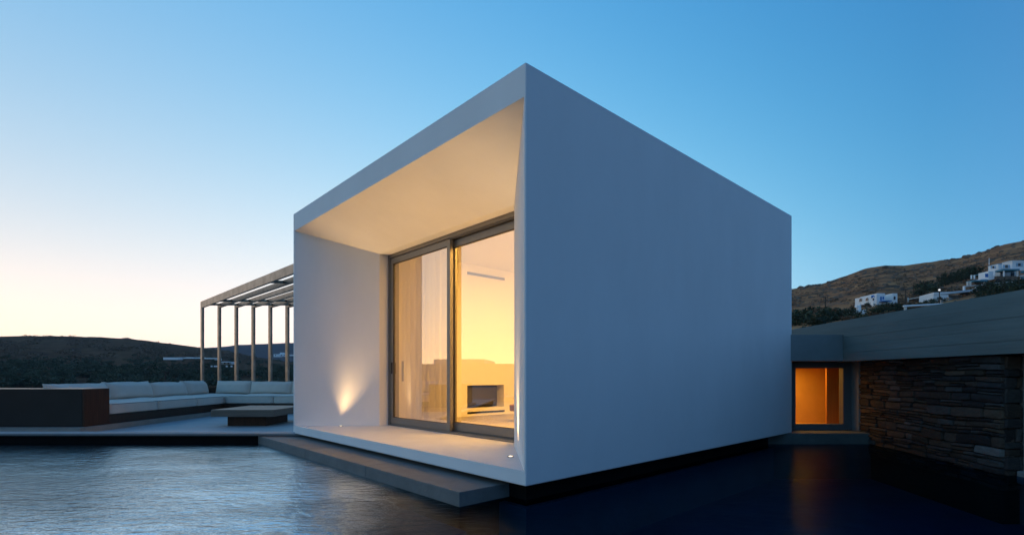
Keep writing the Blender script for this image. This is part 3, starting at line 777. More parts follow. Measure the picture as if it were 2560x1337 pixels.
def stone(s0, s1, z0, z1, origin, dirv, nrm, depth=0.12):
    """an irregular flat block: eight-sided outline, chipped edge and a bumpy front"""
    bm = BM(); w, h = s1 - s0, z1 - z0
    g = 0.004
    pts = []
    for (a, b) in ((0, .18), (.06, .02), (.5, 0), (.94, .02), (1, .2), (1, .8), (.93, .98), (.5, 1), (.07, .98), (0, .8)):
        a2 = a * w + (rs.uniform(-1, 1) * min(.02, w * .05)); b2 = b * h + rs.uniform(-1, 1) * min(.012, h * .10)
        pts.append((s0 + min(w - g, max(g, a2)), z0 + min(h - g, max(g, b2))))
    pr = rs.uniform(0.0, 0.028)
    tilt = rs.uniform(-.012, .012)
    def P(s, z, d):
        q = origin + dirv * s + nrm * d; return (q.x, q.y, min(1.314, z + 0.030 * noise.noise(Vector((s * 1.7, z * 2.5, 3.3)))))
    cs, cz = (s0 + s1) / 2, (z0 + z1) / 2
    back = [bm.verts.new(P(s, z, -depth)) for s, z in pts]
    mid = [bm.verts.new(P(s, z, pr - .012)) for s, z in pts]
    fr = [bm.verts.new(P(cs + (s - cs) * (1 - min(.25, .016 / w)), cz + (z - cz) * (1 - min(.3, .012 / h)), pr + tilt * (z - cz) / h + rs.uniform(-.004, .004))) for s, z in pts]
    cc = bm.verts.new(P(cs + rs.uniform(-.1, .1) * w, cz, pr + rs.uniform(0, .008)))
    n = len(pts)
    for i in range(n):
        j = (i + 1) % n
        bm.faces.new((back[i], back[j], mid[j], mid[i])); bm.faces.new((mid[i], mid[j], fr[j], fr[i])); bm.faces.new((fr[i], fr[j], cc))
    m = rs.choices(STONES, (5, 3, 4, 2, 0.4))[0]
    return obj("stone", bm, m, an)
z = -0.16
while z < 1.30:
    h = rs.choice((0.042, 0.055, 0.07, 0.09, 0.12)); h = min(h, 1.312 - z)
    if h < .03: break
    s = 0.0
    while s < WL - .01:
        w = rs.uniform(1.2, 3.6) * h + rs.uniform(0.04, .16)
        w = min(w, WL - s)
        if WL - s - w < .08: w = WL - s
        if h > .065 and rs.random() < .4 and w > .13:
            k = rs.uniform(.35, .65)
            stone(s, s + w, z, z + h * k, PW0, WD, WN); stone(s, s + w, z + h * k, z + h, PW0, WD, WN)
        else:
            stone(s, s + w, z, z + h, PW0, WD, WN)
        s += w
    z += h
# return of the wall at its near end
QO = Vector((5.385, 5.57)); z = -0.16
while z < 1.30:
    h = rs.uniform(.06, .17); h = min(h, 1.31 - z)
    if h < .03: break
    k = rs.uniform(.5, 1.0)
    stone(0, .19 * k + .0, z, z + h, QO, Vector((1, 0)), Vector((0, -1)), .05)
    if k < .85: stone(.19 * k, .19, z, z + h, QO, Vector((1, 0)), Vector((0, -1)), .05)
    z += h

# ------------------------------------------------------------------ trees and shrubs
def crown_bm(rx, ry, rz, n, leaf, seed, clumps=9, cone=False):
    rr = random.Random(seed); bm = BM()
    cl = []
    for _ in range(clumps):
        a = rr.uniform(0, 2 * PI); q = rr.uniform(0, .75) ** .7
        zc = rr.uniform(-.45, .75)
        k = 1 - .5 * max(0, zc) - (.45 * (zc + .45) if cone else 0)
        cl.append((Vector((math.cos(a) * q * rx * k, math.sin(a) * q * ry * k, zc * rz)), rr.uniform(.32, .6)))
    for _ in range(n):
        c, s = rr.choice(cl)
        d = Vector((rr.gauss(0, 1), rr.gauss(0, 1), rr.gauss(0, 1))).normalized() * (rr.random() ** .4) * s
        p = c + Vector((d.x * rx, d.y * ry, d.z * rz * .9))
        L_ = leaf * rr.uniform(.6, 1.5)
        e1 = Vector((rr.gauss(0, 1), rr.gauss(0, 1), rr.gauss(0, .6))).normalized() * L_
        e2 = Vector((rr.gauss(0, 1), rr.gauss(0, 1), rr.gauss(0, .6))).normalized() * L_ * .8
        bm.faces.new([bm.verts.new(p - e1 * .5), bm.verts.new(p + e2 * .5), bm.verts.new(p + e1 * .5), bm.verts.new(p - e2 * .5)])
    return bm
def make_mesh(bm, name, m):
    me = bpy.data.meshes.new(name); bm.to_mesh(me); bm.free(); me.materials.append(m); return me
def trunk_bm(h, r, seed):
    rr = random.Random(seed); bm = BM()
    top = Vector((rr.uniform(-.3, .3), rr.uniform(-.3, .3), h))
    tube(bm, (0, 0, -.6), top, r, r * .6, 6)
    for k in range(4):
        a = rr.uniform(0, 2 * PI); tube(bm, top * rr.uniform(.75, 1), top + Vector((math.cos(a) * h * .5, math.sin(a) * h * .5, h * rr.uniform(.4, .8))), r * .45, r * .15, 5)
    return bm
OL = [make_mesh(crown_bm(2.3, 2.3, 1.7, 420, .42, 100 + i), "crown", M_LEAF) for i in range(4)]
BU = [make_mesh(crown_bm(2.2, 2.0, 1.5, 520, .34, 200 + i, 12), "crown", M_LEAF2) for i in range(4)]
CY = [make_mesh(crown_bm(1.7, 1.7, 3.0, 620, .42, 300 + i, 16, False), "crown", M_LEAF2) for i in range(3)]
SH = [make_mesh(crown_bm(1.2, 1.2, 0.8, 260, .26, 400 + i, 7), "crown", M_DRY) for i in range(3)]
TR = [make_mesh(trunk_bm(1.6, .22, 500 + i), "trunk", M_BARK) for i in range(3)]
def tree(name, label, cat, group, crowns, x, y, s, cz, rr, trunk=True, zoff=0.0):
    r = thing(name, label, cat, (x, y, terr(x, y) + zoff), group, rr.uniform(0, 6.28))
    c = bpy.data.objects.new("crown", rr.choice(crowns)); COL.objects.link(c); c.parent = r
    c.location = (0, 0, cz * s); c.scale = (s * rr.uniform(.85, 1.25), s * rr.uniform(.85, 1.25), s * rr.uniform(.85, 1.15))
    if trunk:
        k = bpy.data.objects.new("trunk", rr.choice(TR)); COL.objects.link(k); k.parent = r; k.scale = (s, s, s)
    return r
rt = random.Random(5)
def hill_point(px, py, r0, r1, terrn=terr):
    """where the line of sight through a point of the photograph meets the ground"""
    a, b = ray(px, py); n = 160; prev = None
    for i in range(n + 1):
        Y = r0 * (r1 / r0) ** (i / n)
        d = EYE + b * Y - terrn(a * Y, Y, False)
        if prev is not None and d <= 0 < prev[1]:
            Ya, Yb = prev[0], Y
            for _ in range(18):
                Ym = (Ya + Yb) / 2
                if EYE + b * Ym - terrn(a * Ym, Ym, False) > 0: Ya = Ym
                else: Yb = Ym
            return Vector((a * Yb, Yb, terrn(a * Yb, Yb)))
        prev = (Y, d)
    return None
cnt = 0
stuff_pts = []
tries = 0
while (cnt < 150 or len(stuff_pts) < 1500) and tries < 9000:
    tries += 1
    px = rt.uniform(-60, 745); py = rt.uniform(893, 968)
    keep = sstep(885, 925, py)
    if rt.random() > keep: continue
    dens = noise.noise(Vector((px * .012, py * .09, 5)))
    if dens < -0.18: continue
    # leave the clearings seen in the photograph
    if abs(py - 914) < 5 and 150 < px < 480 and rt.random() < .85: continue
    if abs(py - 905) < 4 and px < 100 and rt.random() < .7: continue
    p = hill_point(px, py, 70, 900)
    if p is None: continue
    if py > 915 and cnt < 150:
        tree("olive_tree", "dark bushy olive tree in the valley beyond the sofa, left of the house", "tree", "olive trees in the valley", OL, p.x, p.y, rt.uniform(.8, 1.5), 1.9, rt)
        cnt += 1
    else: stuff_pts.append((p, rt.uniform(.6, 1.35)))
bm = BM(); rr = random.Random(9)
def blob(bm, p, s, n, leaf, flat=.7):
    for _ in range(n):
        d = Vector((rr.gauss(0, 1), rr.gauss(0, 1), rr.gauss(0, 1))).normalized() * (rr.random() ** .45)
        q = p + Vector((d.x * 2.3 * s, d.y * 2.3 * s, 1.3 * s + d.z * 1.7 * s * flat))
        e1 = Vector((rr.gauss(0, 1), rr.gauss(0, 1), rr.gauss(0, .6))).normalized() * leaf * s
        e2 = Vector((rr.gauss(0, 1), rr.gauss(0, 1), rr.gauss(0, .6))).normalized() * leaf * s
        bm.faces.new([bm.verts.new(q - e1), bm.verts.new(q + e2), bm.verts.new(q + e1), bm.verts.new(q - e2)])
for p, s in stuff_pts: blob(bm, p, s, 46, .5)
o = obj("valley_woodland", bm, M_LEAF); o["kind"] = "stuff"
# low scrub over both hills
bm = BM(); k = 0
for _ in range(9000):
    if rr.random() < .72:
        px = rr.uniform(1960, 2600); t_ = rr.random() ** .8; ys = interp(SKY_R, px); py = ys + 2 + t_ * (800 - ys)
        if noise.noise(Vector((px * .016, py * .06, 2))) < .02 * rr.gauss(0, 1) + (.05 if py > ys + 45 else -.2): continue
        p = hill_point(px, py, 30, 600); s = rr.uniform(.08, .34)
    else:
        px = rr.uniform(-40, 640); ys = interp(SKY_L, px); py = ys + 1 + rr.random() * (900 - ys)
        if noise.noise(Vector((px * .012, py * .08, 8))) < .0: continue
        p = hill_point(px, py, 250, 1100); s = rr.uniform(.5, 1.3)
    if p is None: continue
    blob(bm, p, s, 9, .75, .5); k += 1
o = obj("hillside_scrub", bm, M_DRY); o["kind"] = "stuff"

# dry-stone terrace walls across the right-hand slope, and boulders on both skylines
rk = random.Random(77)
def rock(bm, c, r, seed):
    v0 = bmesh.ops.create_icosphere(bm, subdivisions=2, radius=1.0)["verts"]
    for v in v0:
        n_ = 1 + .45 * noise.noise(v.co * 1.3 + Vector((seed, 0, 0)))
        v.co = Vector((v.co.x * r * n_ * 1.25, v.co.y * r * n_, v.co.z * r * n_ * .75)) + c
for q, (xa, xb, f0, f1) in enumerate(((1985, 2130, .30, .34), (2060, 2250, .52, .40), (2180, 2400, .22, .26), (2250, 2420, .48, .36), (2000, 2120, .68, .70), (2380, 2580, .20, .16), (2130, 2300, .16, .12))):
    line = []; n = 26
    for k in range(n + 1):
        px = xa + (xb - xa) * k / n; ys = interp(SKY_R, px); f = f0 + (f1 - f0) * k / n
        p = hill_point(px, ys + f * (790 - ys) + 1.2 * noise.noise(Vector((px * .05, q, 0))), 30, 600)
        if p is not None: line.append((p, .55 + .35 * rk.random()))
    bm = BM(); rows = []
    for p, hh in line:
        rows.append([bm.verts.new(c_) for c_ in ((p.x, p.y, p.z - .9), (p.x, p.y, p.z + hh), (p.x, p.y + .5, p.z + hh), (p.x, p.y + .5, p.z - .9))])
    for A, B in zip(rows, rows[1:]):
        for k in range(4): bm.faces.new((A[k], A[(k + 1) % 4], B[(k + 1) % 4], B[k]))
    bm.faces.new(rows[0]); bm.faces.new(rows[-1])
    o = obj("dry_stone_wall", bm, M_RUBBLE); tag(o, "dark dry-stone wall running across the brown right-hand slope", "wall", "terrace walls on the dry slope", "thing")
for px, py, Y0, Y1, r, lab in ((2212.5, 668, 200, 600, 1.5, "dark rock standing on the skyline above the arched white house"), (318, 847, 400, 1200, 3.0, "small rocky knob on the skyline of the left hill")):
    p = hill_point(px, py + 2.5, Y0, Y1)
    if p: bm = BM(); rock(bm, p + Vector((0, 0, r * .35)), r, px); tag(obj("boulder", bm, M_RUBBLE), lab, "rock")
bm = BM()
for _ in range(420):
    px = rk.uniform(1975, 2590); ys = interp(SKY_R, px); py = ys + 1 + rk.random() ** 1.7 * (770 - ys)
    p = hill_point(px, py, 40, 600)
    if p: rock(bm, p, rk.uniform(.25, 1.0) * p.y / 220, rk.uniform(0, 99))
o = obj("rock_outcrops", bm, M_RUBBLE); o["kind"] = "stuff"

# right-hand bushes and trees beside the villas
GR = "dark bushes below the hillside villas"
for px, py, s in ((1990, 806, 1.5), (2015, 800, 1.4), (2045, 802, 1.3), (2075, 796, 1.2), (2100, 792, 1.1), (2125, 790, .9), (2150, 796, .9), (2060, 812, 1.1), (2030, 815, 1.0),
                  (2180, 790, 1.0), (2205, 785, 1.1), (2230, 781, 1.0), (2250, 778, .8), (2195, 796, .8), (2160, 805, .8)):
    p = hill_point(px, py + 8, 35, 300)
    if p: tree("bush", "dense dark bush in the row above the concrete parapet, below the villas", "bush", GR, BU, p.x, p.y, s * p.y / 95, .8, rt, False)
for px, py, s in ((2210, 772, .8), (2222, 768, .7), (2196, 770, .7), (2160, 757, .5), (2166, 760, .45), (2240, 763, .45)):
    p = hill_point(px, py + 6, 60, 300)
    if p: tree("bush", "small green shrub against the front of the arched white house", "bush", "shrubs around the arched white house", BU, p.x, p.y, s * p.y / 110, .7, rt, False)
for q in range(17):
    px = 2352 + q * 6.2 + rt.uniform(-2, 2); py = 713 - q * 1.75 + rt.uniform(-2, 2)
    p = hill_point(px, py + 4, 60, 330)
    if p: tree("windbreak_tree", "dark slender tree in the windbreak row beside the big white villa", "tree", "windbreak trees beside the villa", CY, p.x, p.y, rt.uniform(.40, .56) * p.y / 110, 2.3, rt)
for px, py, s in ((2310, 728, 1.5), (2325, 722, 1.3), (2336, 733, 1.1), (2300, 735, .9)):
    p = hill_point(px, py + 6, 70, 320)
    if p: tree("round_tree", "round dark tree behind the lit street lamp", "tree", "round trees behind the street lamp", BU, p.x, p.y, s * p.y / 150, 1.2, rt)
for px, py, s in ((2455, 727, 1.1), (2468, 722, 1.3), (2480, 732, 1.2), (2492, 720, 1.2), (2505, 727, 1.1), (2518, 722, 1.0), (2533, 718, 1.1), (2548, 716, 1.2), (2560, 714, 1.2), (2470, 738, .9), (2450, 738, .7), (2540, 727, .9), (2575, 716, 1.2)):
    p = hill_point(px, py + 8, 40, 260)
    if p: tree("bush", "dark tree or bush on the slope below the big white villa's railing", "bush", "bushes below the villa railing", BU, p.x, p.y, .9 * s * p.y / 110, .9, rt, False)
for px, py, s in ((2340, 752, .6), (2326, 757, .6), (2352, 750, .5), (2310, 760, .5), (2290, 764, .5), (2275, 762, .4)):
    p = hill_point(px, py + 5, 40, 260)
    if p: tree("bush", "low shrub at the roadside by the white roof rail", "bush", "roadside shrubs by the white rail", BU, p.x, p.y, .7 * s * p.y / 80, .7, rt, False)
for px, py, s in ((2170, 810, .8), (2190, 808, .8), (2210, 803, .7), (2135, 818, .8), (2120, 812, .7), (2235, 797, .7), (2260, 786, .7), (2285, 780, .6)):
    p = hill_point(px, py, 30, 200)
    if p: tree("dry_shrub", "pale dry shrub just above the concrete parapet", "bush", "dry shrubs above the parapet", SH, p.x, p.y, .9 * s * p.y / 50, .6, rt, False)

# ------------------------------------------------------------------ far houses
def facing_box(bm, px0, px1, yt, yb, Y, depth, yaw=0.0):
    """a block whose front spans the given part of the picture at distance Y"""
    a = at(px0, yb, Y); b = at(px1, yt, Y)
    if px0 > 1280: a.x = min(a.x * (Y + depth) / Y, b.x - 0.15)
    w = b.x - a.x; h = b.z - a.z
    M_ = Matrix.Translation((a.x, Y, a.z)) @ Matrix.Rotation(yaw, 4, "Z")
    vs = box(bm, 0, w / max(.3, math.cos(yaw)), 0, depth, 0, h)
    for v in vs: v.co = M_ @ v.co
    return a, b
def fblock(name, m, parent, px0, px1, yt, yb, Y, depth, yaw=0.0):
    bm = BM(); facing_box(bm, px0, px1, yt, yb, Y, depth, yaw); return obj(name, bm, m, parent)
def arch_face(bm, px0, px1, yt, yb, Y, depth=0.3, n=8):
    """an arched opening, standing proud of its wall by a hand's breadth"""
    a = at(px0, yb, Y); b = at(px1, yt, Y); w = b.x - a.x; h = b.z - a.z; r = w / 2; cx = a.x + r
    pts = [(a.x, a.z), (b.x, a.z)] + [(cx + r * math.cos(PI * i / n), max(a.z, b.z - r) + r * math.sin(PI * i / n)) for i in range(n + 1)]
    lo = [bm.verts.new((x, Y, z)) for x, z in pts]; hi = [bm.verts.new((x, Y + depth, z)) for x, z in pts]
    bm.faces.new(lo); bm.faces.new(hi)
    for i in range(len(pts)):
        j = (i + 1) % len(pts); bm.faces.new((lo[i], lo[j], hi[j], hi[i]))
YA = hill_point(2190, 764, 40, 400).y
vA = thing("arched_house", "white island house with blue doors and arched windows on the dry slope", "house", at(2190, 758, YA))
D1 = YA * 0.063
fblock("wall", M_WHITE, vA, 2137.5, 2213, 734.5, 772, YA, D1)
fblock("roof", M_WHITE, vA, 2150, 2212, 733.2, 734.4, YA + .3, D1 - 1.5)
fblock("wall", M_WHITE, vA, 2213, 2243.5, 733.3, 772, YA + .4, YA * 0.0194)
XS = at(2191, 750, YA).x
def side_arch(px0, px1, yt, yb, thick):
    """an arched opening on the house's long side, which runs away from the camera"""
    bm = BM(); A = [XS / ray(p, 0)[0] for p in (px0, px1)]; y1, y0 = A; m = (y0 + y1) / 2; r = (y1 - y0) / 2
    zb_ = EYE + ray(0, yb)[1] * m; zt_ = EYE + ray(0, yt)[1] * m; k = min(r, (zt_ - zb_) * .6)
    pts = [(y0, zb_), (y1, zb_)] + [(m + r * math.cos(PI * q / 8), zt_ - k + k * math.sin(PI * q / 8)) for q in range(9)]
    lo = [bm.verts.new((XS - thick, y, z)) for y, z in pts]; hi = [bm.verts.new((XS + .01, y, z)) for y, z in pts]
    bm.faces.new(lo); bm.faces.new(hi)
    for q in range(len(pts)): bm.faces.new((lo[q], lo[(q + 1) % len(pts)], hi[(q + 1) % len(pts)], hi[q]))
    return bm
for px0, px1, yt, yb in ((2149, 2155, 746, 753), (2165, 2171, 744.5, 751.5)):
    f_ = obj("window", side_arch(px0, px1, yt, yb, .12), M_DARKPANE, vA)
    obj("surround", side_arch(px0 - .9, px1 + .9, yt - .9, yb + .3, .05), M_OFFWHITE, f_)
for px0, px1, yt, yb, m_, Y in ((2201, 2204.4, 741, 751, M_BLUE, YA), (2207, 2210, 741, 748, M_BLUE, YA), (2235, 2239, 740.5, 749, M_DARKPANE, YA + .4)):
    bm = BM(); arch_face(bm, px0, px1, yt, yb, Y - .1, .09); f_ = obj("door" if m_ is M_BLUE else "window", bm, m_, vA)
fblock("canopy", M_BLUE, vA, 2198, 2230, 751.2, 753.2, YA - 1.2, 1.2)
tw = fblock("chapel_tower", M_WHITE, vA, 2176, 2186, 742, 772, YA - 1.2, 1.0)
bm = BM(); ctr = at(2182, 742, YA - .7); bmesh.ops.create_uvsphere(bm, u_segments=14, v_segments=8, radius=.36, matrix=Matrix.Translation(ctr)); obj("dome", bm, M_BLUE, tw, True)
bm = BM(); arch_face(bm, 2182, 2185.2, 745, 751, YA - 1.29, .085); obj("niche", bm, M_DARKPANE, tw)
YG = hill_point(2147, 788, 30, 300).y
g = thing("chapel_gate", "small white arched gate with a stepped bell gable below the arched house", "gate", at(2147, 784, YG))
bm = BM()
a = at(2130, 786, YG); b = at(2166, 775, YG); w = b.x - a.x
bm.free(); bm = BM()
n = 12; cx = (a.x + b.x) / 2; ro, ri = w / 2, w / 2 - .55
h = b.z - a.z
outer = [(a.x, b.z), (b.x, b.z)]
inn = [(cx - ri * math.cos(PI * i / n), a.z - .3 + (h - .15) * math.sin(PI * i / n)) for i in range(n + 1)]
V = lambda x, z, y: bm.verts.new((x, y, z))
for i in range(n):
    (x0, z0), (x1, z1) = inn[i], inn[i + 1]
    t0 = b.z + .05; f = [V(x0, z0, YG), V(x1, z1, YG), V(x1, t0, YG), V(x0, t0, YG)]; bm.faces.new(f)
    f2 = [V(x0, z0, YG + 1), V(x1, z1, YG + 1), V(x1, t0, YG + 1), V(x0, t0, YG + 1)]; bm.faces.new(f2)
    bm.faces.new((f[0], f[1], f2[1], f2[0])); bm.faces.new((f[3], f[2], f2[2], f2[3]))
box(bm, a.x, cx - ri, YG, YG + 1, a.z - 1, b.z + .05); box(bm, cx + ri, b.x, YG, YG + 1, a.z - 1, b.z + .05)
obj("arch", bm, M_WHITE, g)
bm = BM(); facing_box(bm, 2140.5, 2153, 768, 775.2, YG + .2, .6); facing_box(bm, 2142.5, 2145, 762, 768, YG + .2, .6); facing_box(bm, 2149.5, 2152.5, 760, 768, YG + .2, .6); facing_box(bm, 2145, 2149.5, 765, 768, YG + .2, .6); obj("bell_gable", bm, M_WHITE, g)

YB = hill_point(2480, 716, 40, 400).y
vB = thing("hillside_villa", "large terraced white villa with teal porch roofs and a stone arched base", "house", at(2500, 705, YB))
fblock("upper_storey", M_WHITE, vB, 2470.6, 2505, 660, 676, YB + 4, 2.6)
fblock("upper_storey", M_WHITE, vB, 2505, 2600, 653, 676, YB + 3, 2.6)
fblock("cornice", M_PALEBLUE, vB, 2469.5, 2505.5, 658.6, 660, YB + 3.8, 2.9); fblock("cornice", M_WHITE, vB, 2504.5, 2600, 651, 653, YB + 2.8, 2.6)
fblock("wall", M_WHITE, vB, 2445.8, 2486, 678, 698, YB, 2.6)
fblock("wall", M_OFFWHITE, vB, 2486, 2546, 676, 690, YB + 1.6, 2.0)
fblock("porch_roof", M_TEAL, vB, 2484, 2549, 672, 676, YB - 1.2, 2.4)
fblock("porch_roof", M_TEAL, vB, 2551, 2600, 673, 678, YB - 1.2, 2.4)
for px in (2487, 2511, 2545): fblock("column", M_WHITE, vB, px - .9, px + .9, 676, 691, YB - 1.0, .3)
for px0, px1 in ((2500, 2509), (2527, 2536)): fblock("glazed_door", M_DARKPANE, vB, px0, px1, 679, 690, YB + 1.4, .15)
base_ = fblock("stone_base", M_RUBBLE, vB, 2476, 2547, 690, 722, YB - .6, 1.6)
for px0, px1 in ((2489, 2502), (2513, 2531)):
    bm = BM(); arch_face(bm, px0, px1, 697, 712, YB - .72, .1); obj("arch_opening", bm, M_BLACK, base_)
fblock("wall", M_WHITE, vB, 2549, 2600, 684, 706, YB, 2.0)
for px0, px1, yt, yb, m_, Y in ((2462.5, 2470.5, 684, 693, M_BLUE, YB), (2480.5, 2486, 665, 671, M_DARKPANE, YB + 4), (2512.5, 2520, 662, 670, M_DARKPANE, YB + 3), (2545, 2552, 658, 665, M_DARKPANE, YB + 3), (2552, 2560, 692, 703, M_TEAL, YB)):
    f_ = fblock("window", m_, vB, px0, px1, yt, yb, Y - .12, .1)
    if m_ is M_DARKPANE:
        wd = (px1 - px0) * .7
        fblock("shutter", M_PALEBLUE, f_, px0 - wd, px0 - .4, yt - .4, yb + .4, Y - .14, .08); fblock("shutter", M_PALEBLUE, f_, px1 + .4, px1 + wd, yt - .4, yb + .4, Y - .14, .08)
fblock("balcony_slab", M_WHITE, vB, 2427, 2480, 697, 699.5, YB - 2, 2.6)
fblock("porch_roof", M_TEAL, vB, 2426, 2446, 685.5, 687.5, YB - 1.5, 2.0)
for px in (2430, 2437.5): fblock("column", M_WHITE, vB, px - .7, px + .7, 687.5, 697, YB - 1.2, .3)
fblock("porch_roof", M_TEAL, vB, 2415, 2470, 700, 703.5, YB - 2.2, 2.0)
fblock("lower_wall", M_RUBBLE, vB, 2418, 2478, 703.5, 722, YB + .5, 2.0)
for px in (2420, 2427, 2462): fblock("column", M_OFFWHITE, vB, px - 1.6, px + 1.6, 703.5, 714, YB - 1.9, .4)
bm = BM(); tube(bm, at(2472.8, 662, YB + 4.5), at(2472.8, 645, YB + 4.5), .09, .05, 5); obj("antenna", bm, M_WHITE, vB)
rl = thing("terrace_railing", "long white railing on short posts along the villa's terrace", "railing", at(2480, 716, YB - 4))
bm = BM()
bm.free()
prev = None
for i, (px, py) in enumerate(((2410, 716.5), (2440, 713.5), (2470, 710.5), (2500, 707.5), (2530, 705), (2562, 703.5), (2600, 702))):
    p = at(px, py, YB - 4)
    if prev is not None:
        bm = BM(); tube(bm, prev, p, .11, .11, 5); obj("rail", bm, M_OFFWHITE, rl)
    bm = BM(); box(bm, p.x - .16, p.x + .16, p.y - .16, p.y + .16, p.z - 1.1, p.z + .1); obj("post", bm, M_WHITE, rl)
    prev = p
YC = hill_point(2350, 752, 40, 400).y
vC = thing("long_white_outbuilding", "long low white outbuilding with a flat roof and chimney behind the street lamp", "building", at(2390, 748, YC))
bm = BM()
a0 = at(2333.5, 752, YC); a1 = at(2371, 752, YC); h0 = at(2333.5, 736.4, YC).z
prism(bm, [(a0.x, YC), (a1.x, YC), (a1.x + 1, YC + 5), (a0.x + 1, YC + 5)], a0.z - 1, h0); obj("wall", bm, M_WHITE, vC)
bm = BM(); b1 = at(2446, 727, YC + 6)
vs = [(a0.x - .1, YC - .2, h0), (a1.x + .1, YC - .1, h0 + .15), (b1.x, YC + 6, b1.z), (b1.x - .6, YC + 9, b1.z + .1), (a0.x + 1, YC + 5, h0)]
lo = [bm.verts.new((x, y, z_)) for x, y, z_ in vs]; hi = [bm.verts.new((x, y, z_ + .42)) for x, y, z_ in vs]
bm.faces.new(lo); bm.faces.new(hi)
for i in range(5): bm.faces.new((lo[i], lo[(i + 1) % 5], hi[(i + 1) % 5], hi[i]))
rf = obj("roof", bm, M_WHITE, vC)
fblock("chimney", M_WHITE, rf, 2430, 2435, 722, 730, YC + 5.5, .5)
bm = BM(); b2 = at(2440, 745, YC + 5.2); prism(bm, [(a1.x + .02, YC + .3), (b2.x, YC + 5.6), (b2.x - .5, YC + 8), (a1.x + .02, YC + 5)], a0.z - 1, h0 + .1); obj("stone_wall", bm, M_RUBBLE, vC)
YW = hill_point(2353, 757, 25, 300).y
bm = BM(); pts = [(2353, 756), (2372, 751), (2400, 746.5), (2432, 742)]
prev = None
for px, py in pts:
    q = at(px, py, YW + (px - 2353) * .25)
    if prev is not None: prism(bm, [(prev.x, prev.y), (q.x, q.y), (q.x, q.y + .5), (prev.x, prev.y + .5)], min(prev.z, q.z) - 3, (prev.z + q.z) / 2)
    prev = q
o = obj("boundary_wall", bm, M_ROAD); tag(o, "pale low roadside wall between the street lamp and the parapet", "wall", None, "thing")
YR = 30.0
rr_ = thing("roof_rail", "thin white roof edge on a stub post rising over the parapet", "canopy", at(2300, 770, YR))
bm = BM(); p0, p1 = at(2258, 765.5, YR), at(2372, 759.5, YR); tube(bm, p0, p1, .055, .055, 4); obj("rail", bm, M_WHITE, rr_)
bm = BM(); q = at(2263.5, 767, YR); tube(bm, q - Vector((0, 0, 1.0)), q, .075, .075, 6); obj("post", bm, M_OFFWHITE, rr_)
# small white pergola frame on the slope
YP = hill_point(2292, 756, 40, 300).y
pp = thing("garden_pergola", "low white pergola frame on the slope between the two white houses", "pergola", at(2292, 750, YP))
fblock("beam", M_OFFWHITE, pp, 2270, 2312, 742, 744, YP, 3.0)
for px in (2271.5, 2303, 2309): fblock("post", M_OFFWHITE, pp, px - .8, px + .8, 744, 757, YP, .25)
fblock("stone_wall", M_RUBBLE, pp, 2272, 2310, 745.5, 759, YP + 2.5, .5)
# street lamp, lit
sl_ = thing("street_lamp", "lit street lamp on a thin pole in front of the long white building", "street lamp", at(2348.5, 762, 70))
pb = at(2348.5, 770, 70); pt = at(2348.5, 727, 70)
bm = BM(); tube(bm, pb, pt, .07, .05, 8); obj("pole", bm, M_POLE, sl_)
bm = BM(); bmesh.ops.create_uvsphere(bm, u_segments=12, v_segments=8, radius=.14, matrix=Matrix.Translation(pt + Vector((0, 0, .12)))); obj("lamp_head", bm, M_LAMP, sl_, True)
bm = BM(); tube(bm, pt + Vector((0, 0, .28)), pt + Vector((0, 0, .36)), .22, .08, 10); obj("cap", bm, M_POLE, sl_)
for px, yt, yb, Y, lab in ((2264, 722, 755, 110, "thin wooden utility pole right of the arched white house"), (2284.5, 712, 745, 125, "taller utility pole behind the low white pergola"),
                           (2510.5, 697, 736, 90, "brown wooden pole in front of the villa's stone arches"), (2063.5, 742, 776, 90, "lone thin pole on the slope just right of the white cube")):
    t_ = thing("utility_pole", lab, "pole", at(px, yb, Y), "poles on the right-hand slope")
    bm = BM(); tube(bm, at(px, yb + 8, Y), at(px, yt, Y), .10, .075, 6); obj("shaft", bm, M_POLE, t_)
    bm = BM(); q = at(px, yt + 2, Y); box(bm, q.x - .5, q.x + .5, q.y - .05, q.y + .05, q.z - .05, q.z + .05); obj("crossarm", bm, M_POLE, t_)
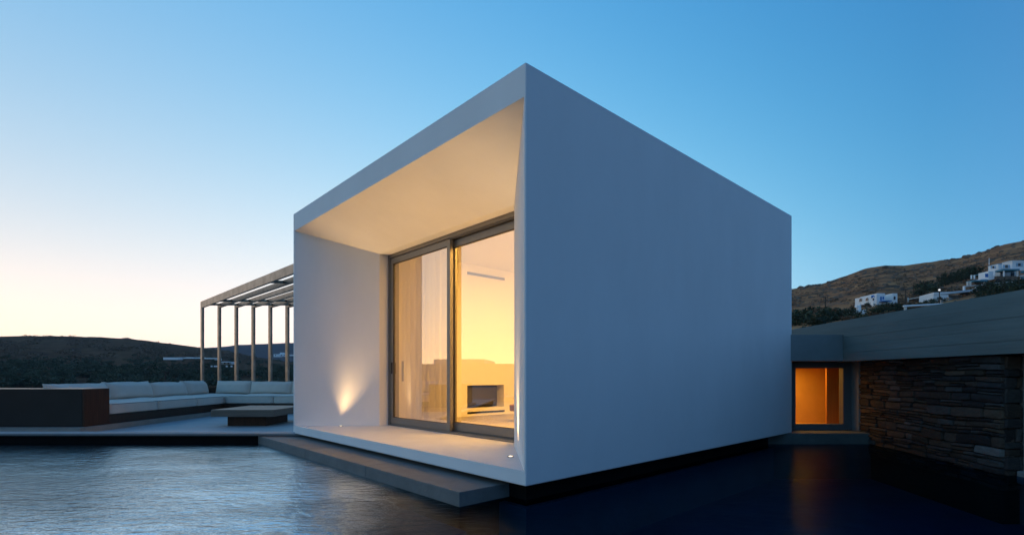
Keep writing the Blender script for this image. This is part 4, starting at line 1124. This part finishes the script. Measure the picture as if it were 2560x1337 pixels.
# houses far left
for nm, lab, cat, parts in (
    ("greenhouse", "long low pale shed roofs in the valley left of the pergola", "shed", ((408, 448, 893, 899, 0), (448, 466, 893, 896, 2), (464, 481, 892.5, 896, 0), (482, 506, 893, 896, 1), (510, 538, 894, 897, 0), (536, 546, 896, 900, 1))),
    ("porch_house", "pale flat-roofed house with a shaded porch seen between pergola posts", "house", ((546, 578, 903.5, 905.5, -1), (549, 576, 905.5, 910, 1))),
    ("white_farmhouse", "white farmhouse at the far right of the valley, between the last pergola posts", "house", ((684, 700, 885, 892, 0), (697, 716, 884, 891, 1), (700, 708, 881, 885, 2), (722, 736, 886, 889.5, 0))),
    ("hut", "small stone hut on the saddle behind the second pergola post", "hut", ((559, 570, 875.5, 881.5, 0),))):
    Yd = {"greenhouse": 420, "porch_house": 330, "white_farmhouse": 600, "hut": 560}[nm]
    t_ = thing(nm, lab, cat, at(parts[0][0], parts[0][3], Yd))
    for i, (a_, b_, c_, d_, off) in enumerate(parts):
        fblock("wall" if not (nm == "porch_house" and i == 0) else "roof", M_WHITE if nm != "hut" else M_RUBBLE, t_, a_, b_, c_, d_, Yd + off * 2, 5)
    if nm == "porch_house":
        for px in (551, 560, 569): fblock("window", M_DARKPANE, t_, px, px + 3, 906, 909.6, Yd + 1.7, .2)
    if nm == "white_farmhouse":
        for px in (688, 703, 710): fblock("window", M_DARKPANE, t_, px, px + 2, 886.5, 889, Yd - .3, .2)
for px in (528, 536, 540, 566, 578, 590):
    p = at(px, 915, 300)
    t_ = fblock("white_hive", M_WHITE, None, px - 1.6, px + 1.6, 913.4, 917, 300, .8)
    tag(t_, "small white block in the row standing below the porch house", "block", "row of small white blocks in the valley")
t_ = thing("utility_pole", "thin pole rising from the valley behind the sofa's left cushions", "pole", at(413.5, 955, 70))
bm = BM(); tube(bm, at(413.5, 968, 70), at(413.5, 927, 70), .10, .08, 6); obj("shaft", bm, M_POLE, t_)
bm = BM(); q = at(413.5, 930, 70); box(bm, q.x - .45, q.x + .45, 69.9, 70.0, q.z - .05, q.z + .05); obj("crossarm", bm, M_POLE, t_)

# low flat-roofed pavilion beyond the left edge of the picture; the window glass mirrors its roofline
pv = thing("neighbour_pavilion", "low flat-roofed pavilion left of the pool, mirrored in the window", "building", (-24, 8, 0))
bm = BM(); box(bm, -28, -20, -2, 17.5, -1.6, 1.72); obj("wall", bm, M_OFFWHITE, pv)
bm = BM(); box(bm, -26, -21, 9.6, 12.2, 1.72, 2.0); obj("roof_block", bm, M_OFFWHITE, pv)
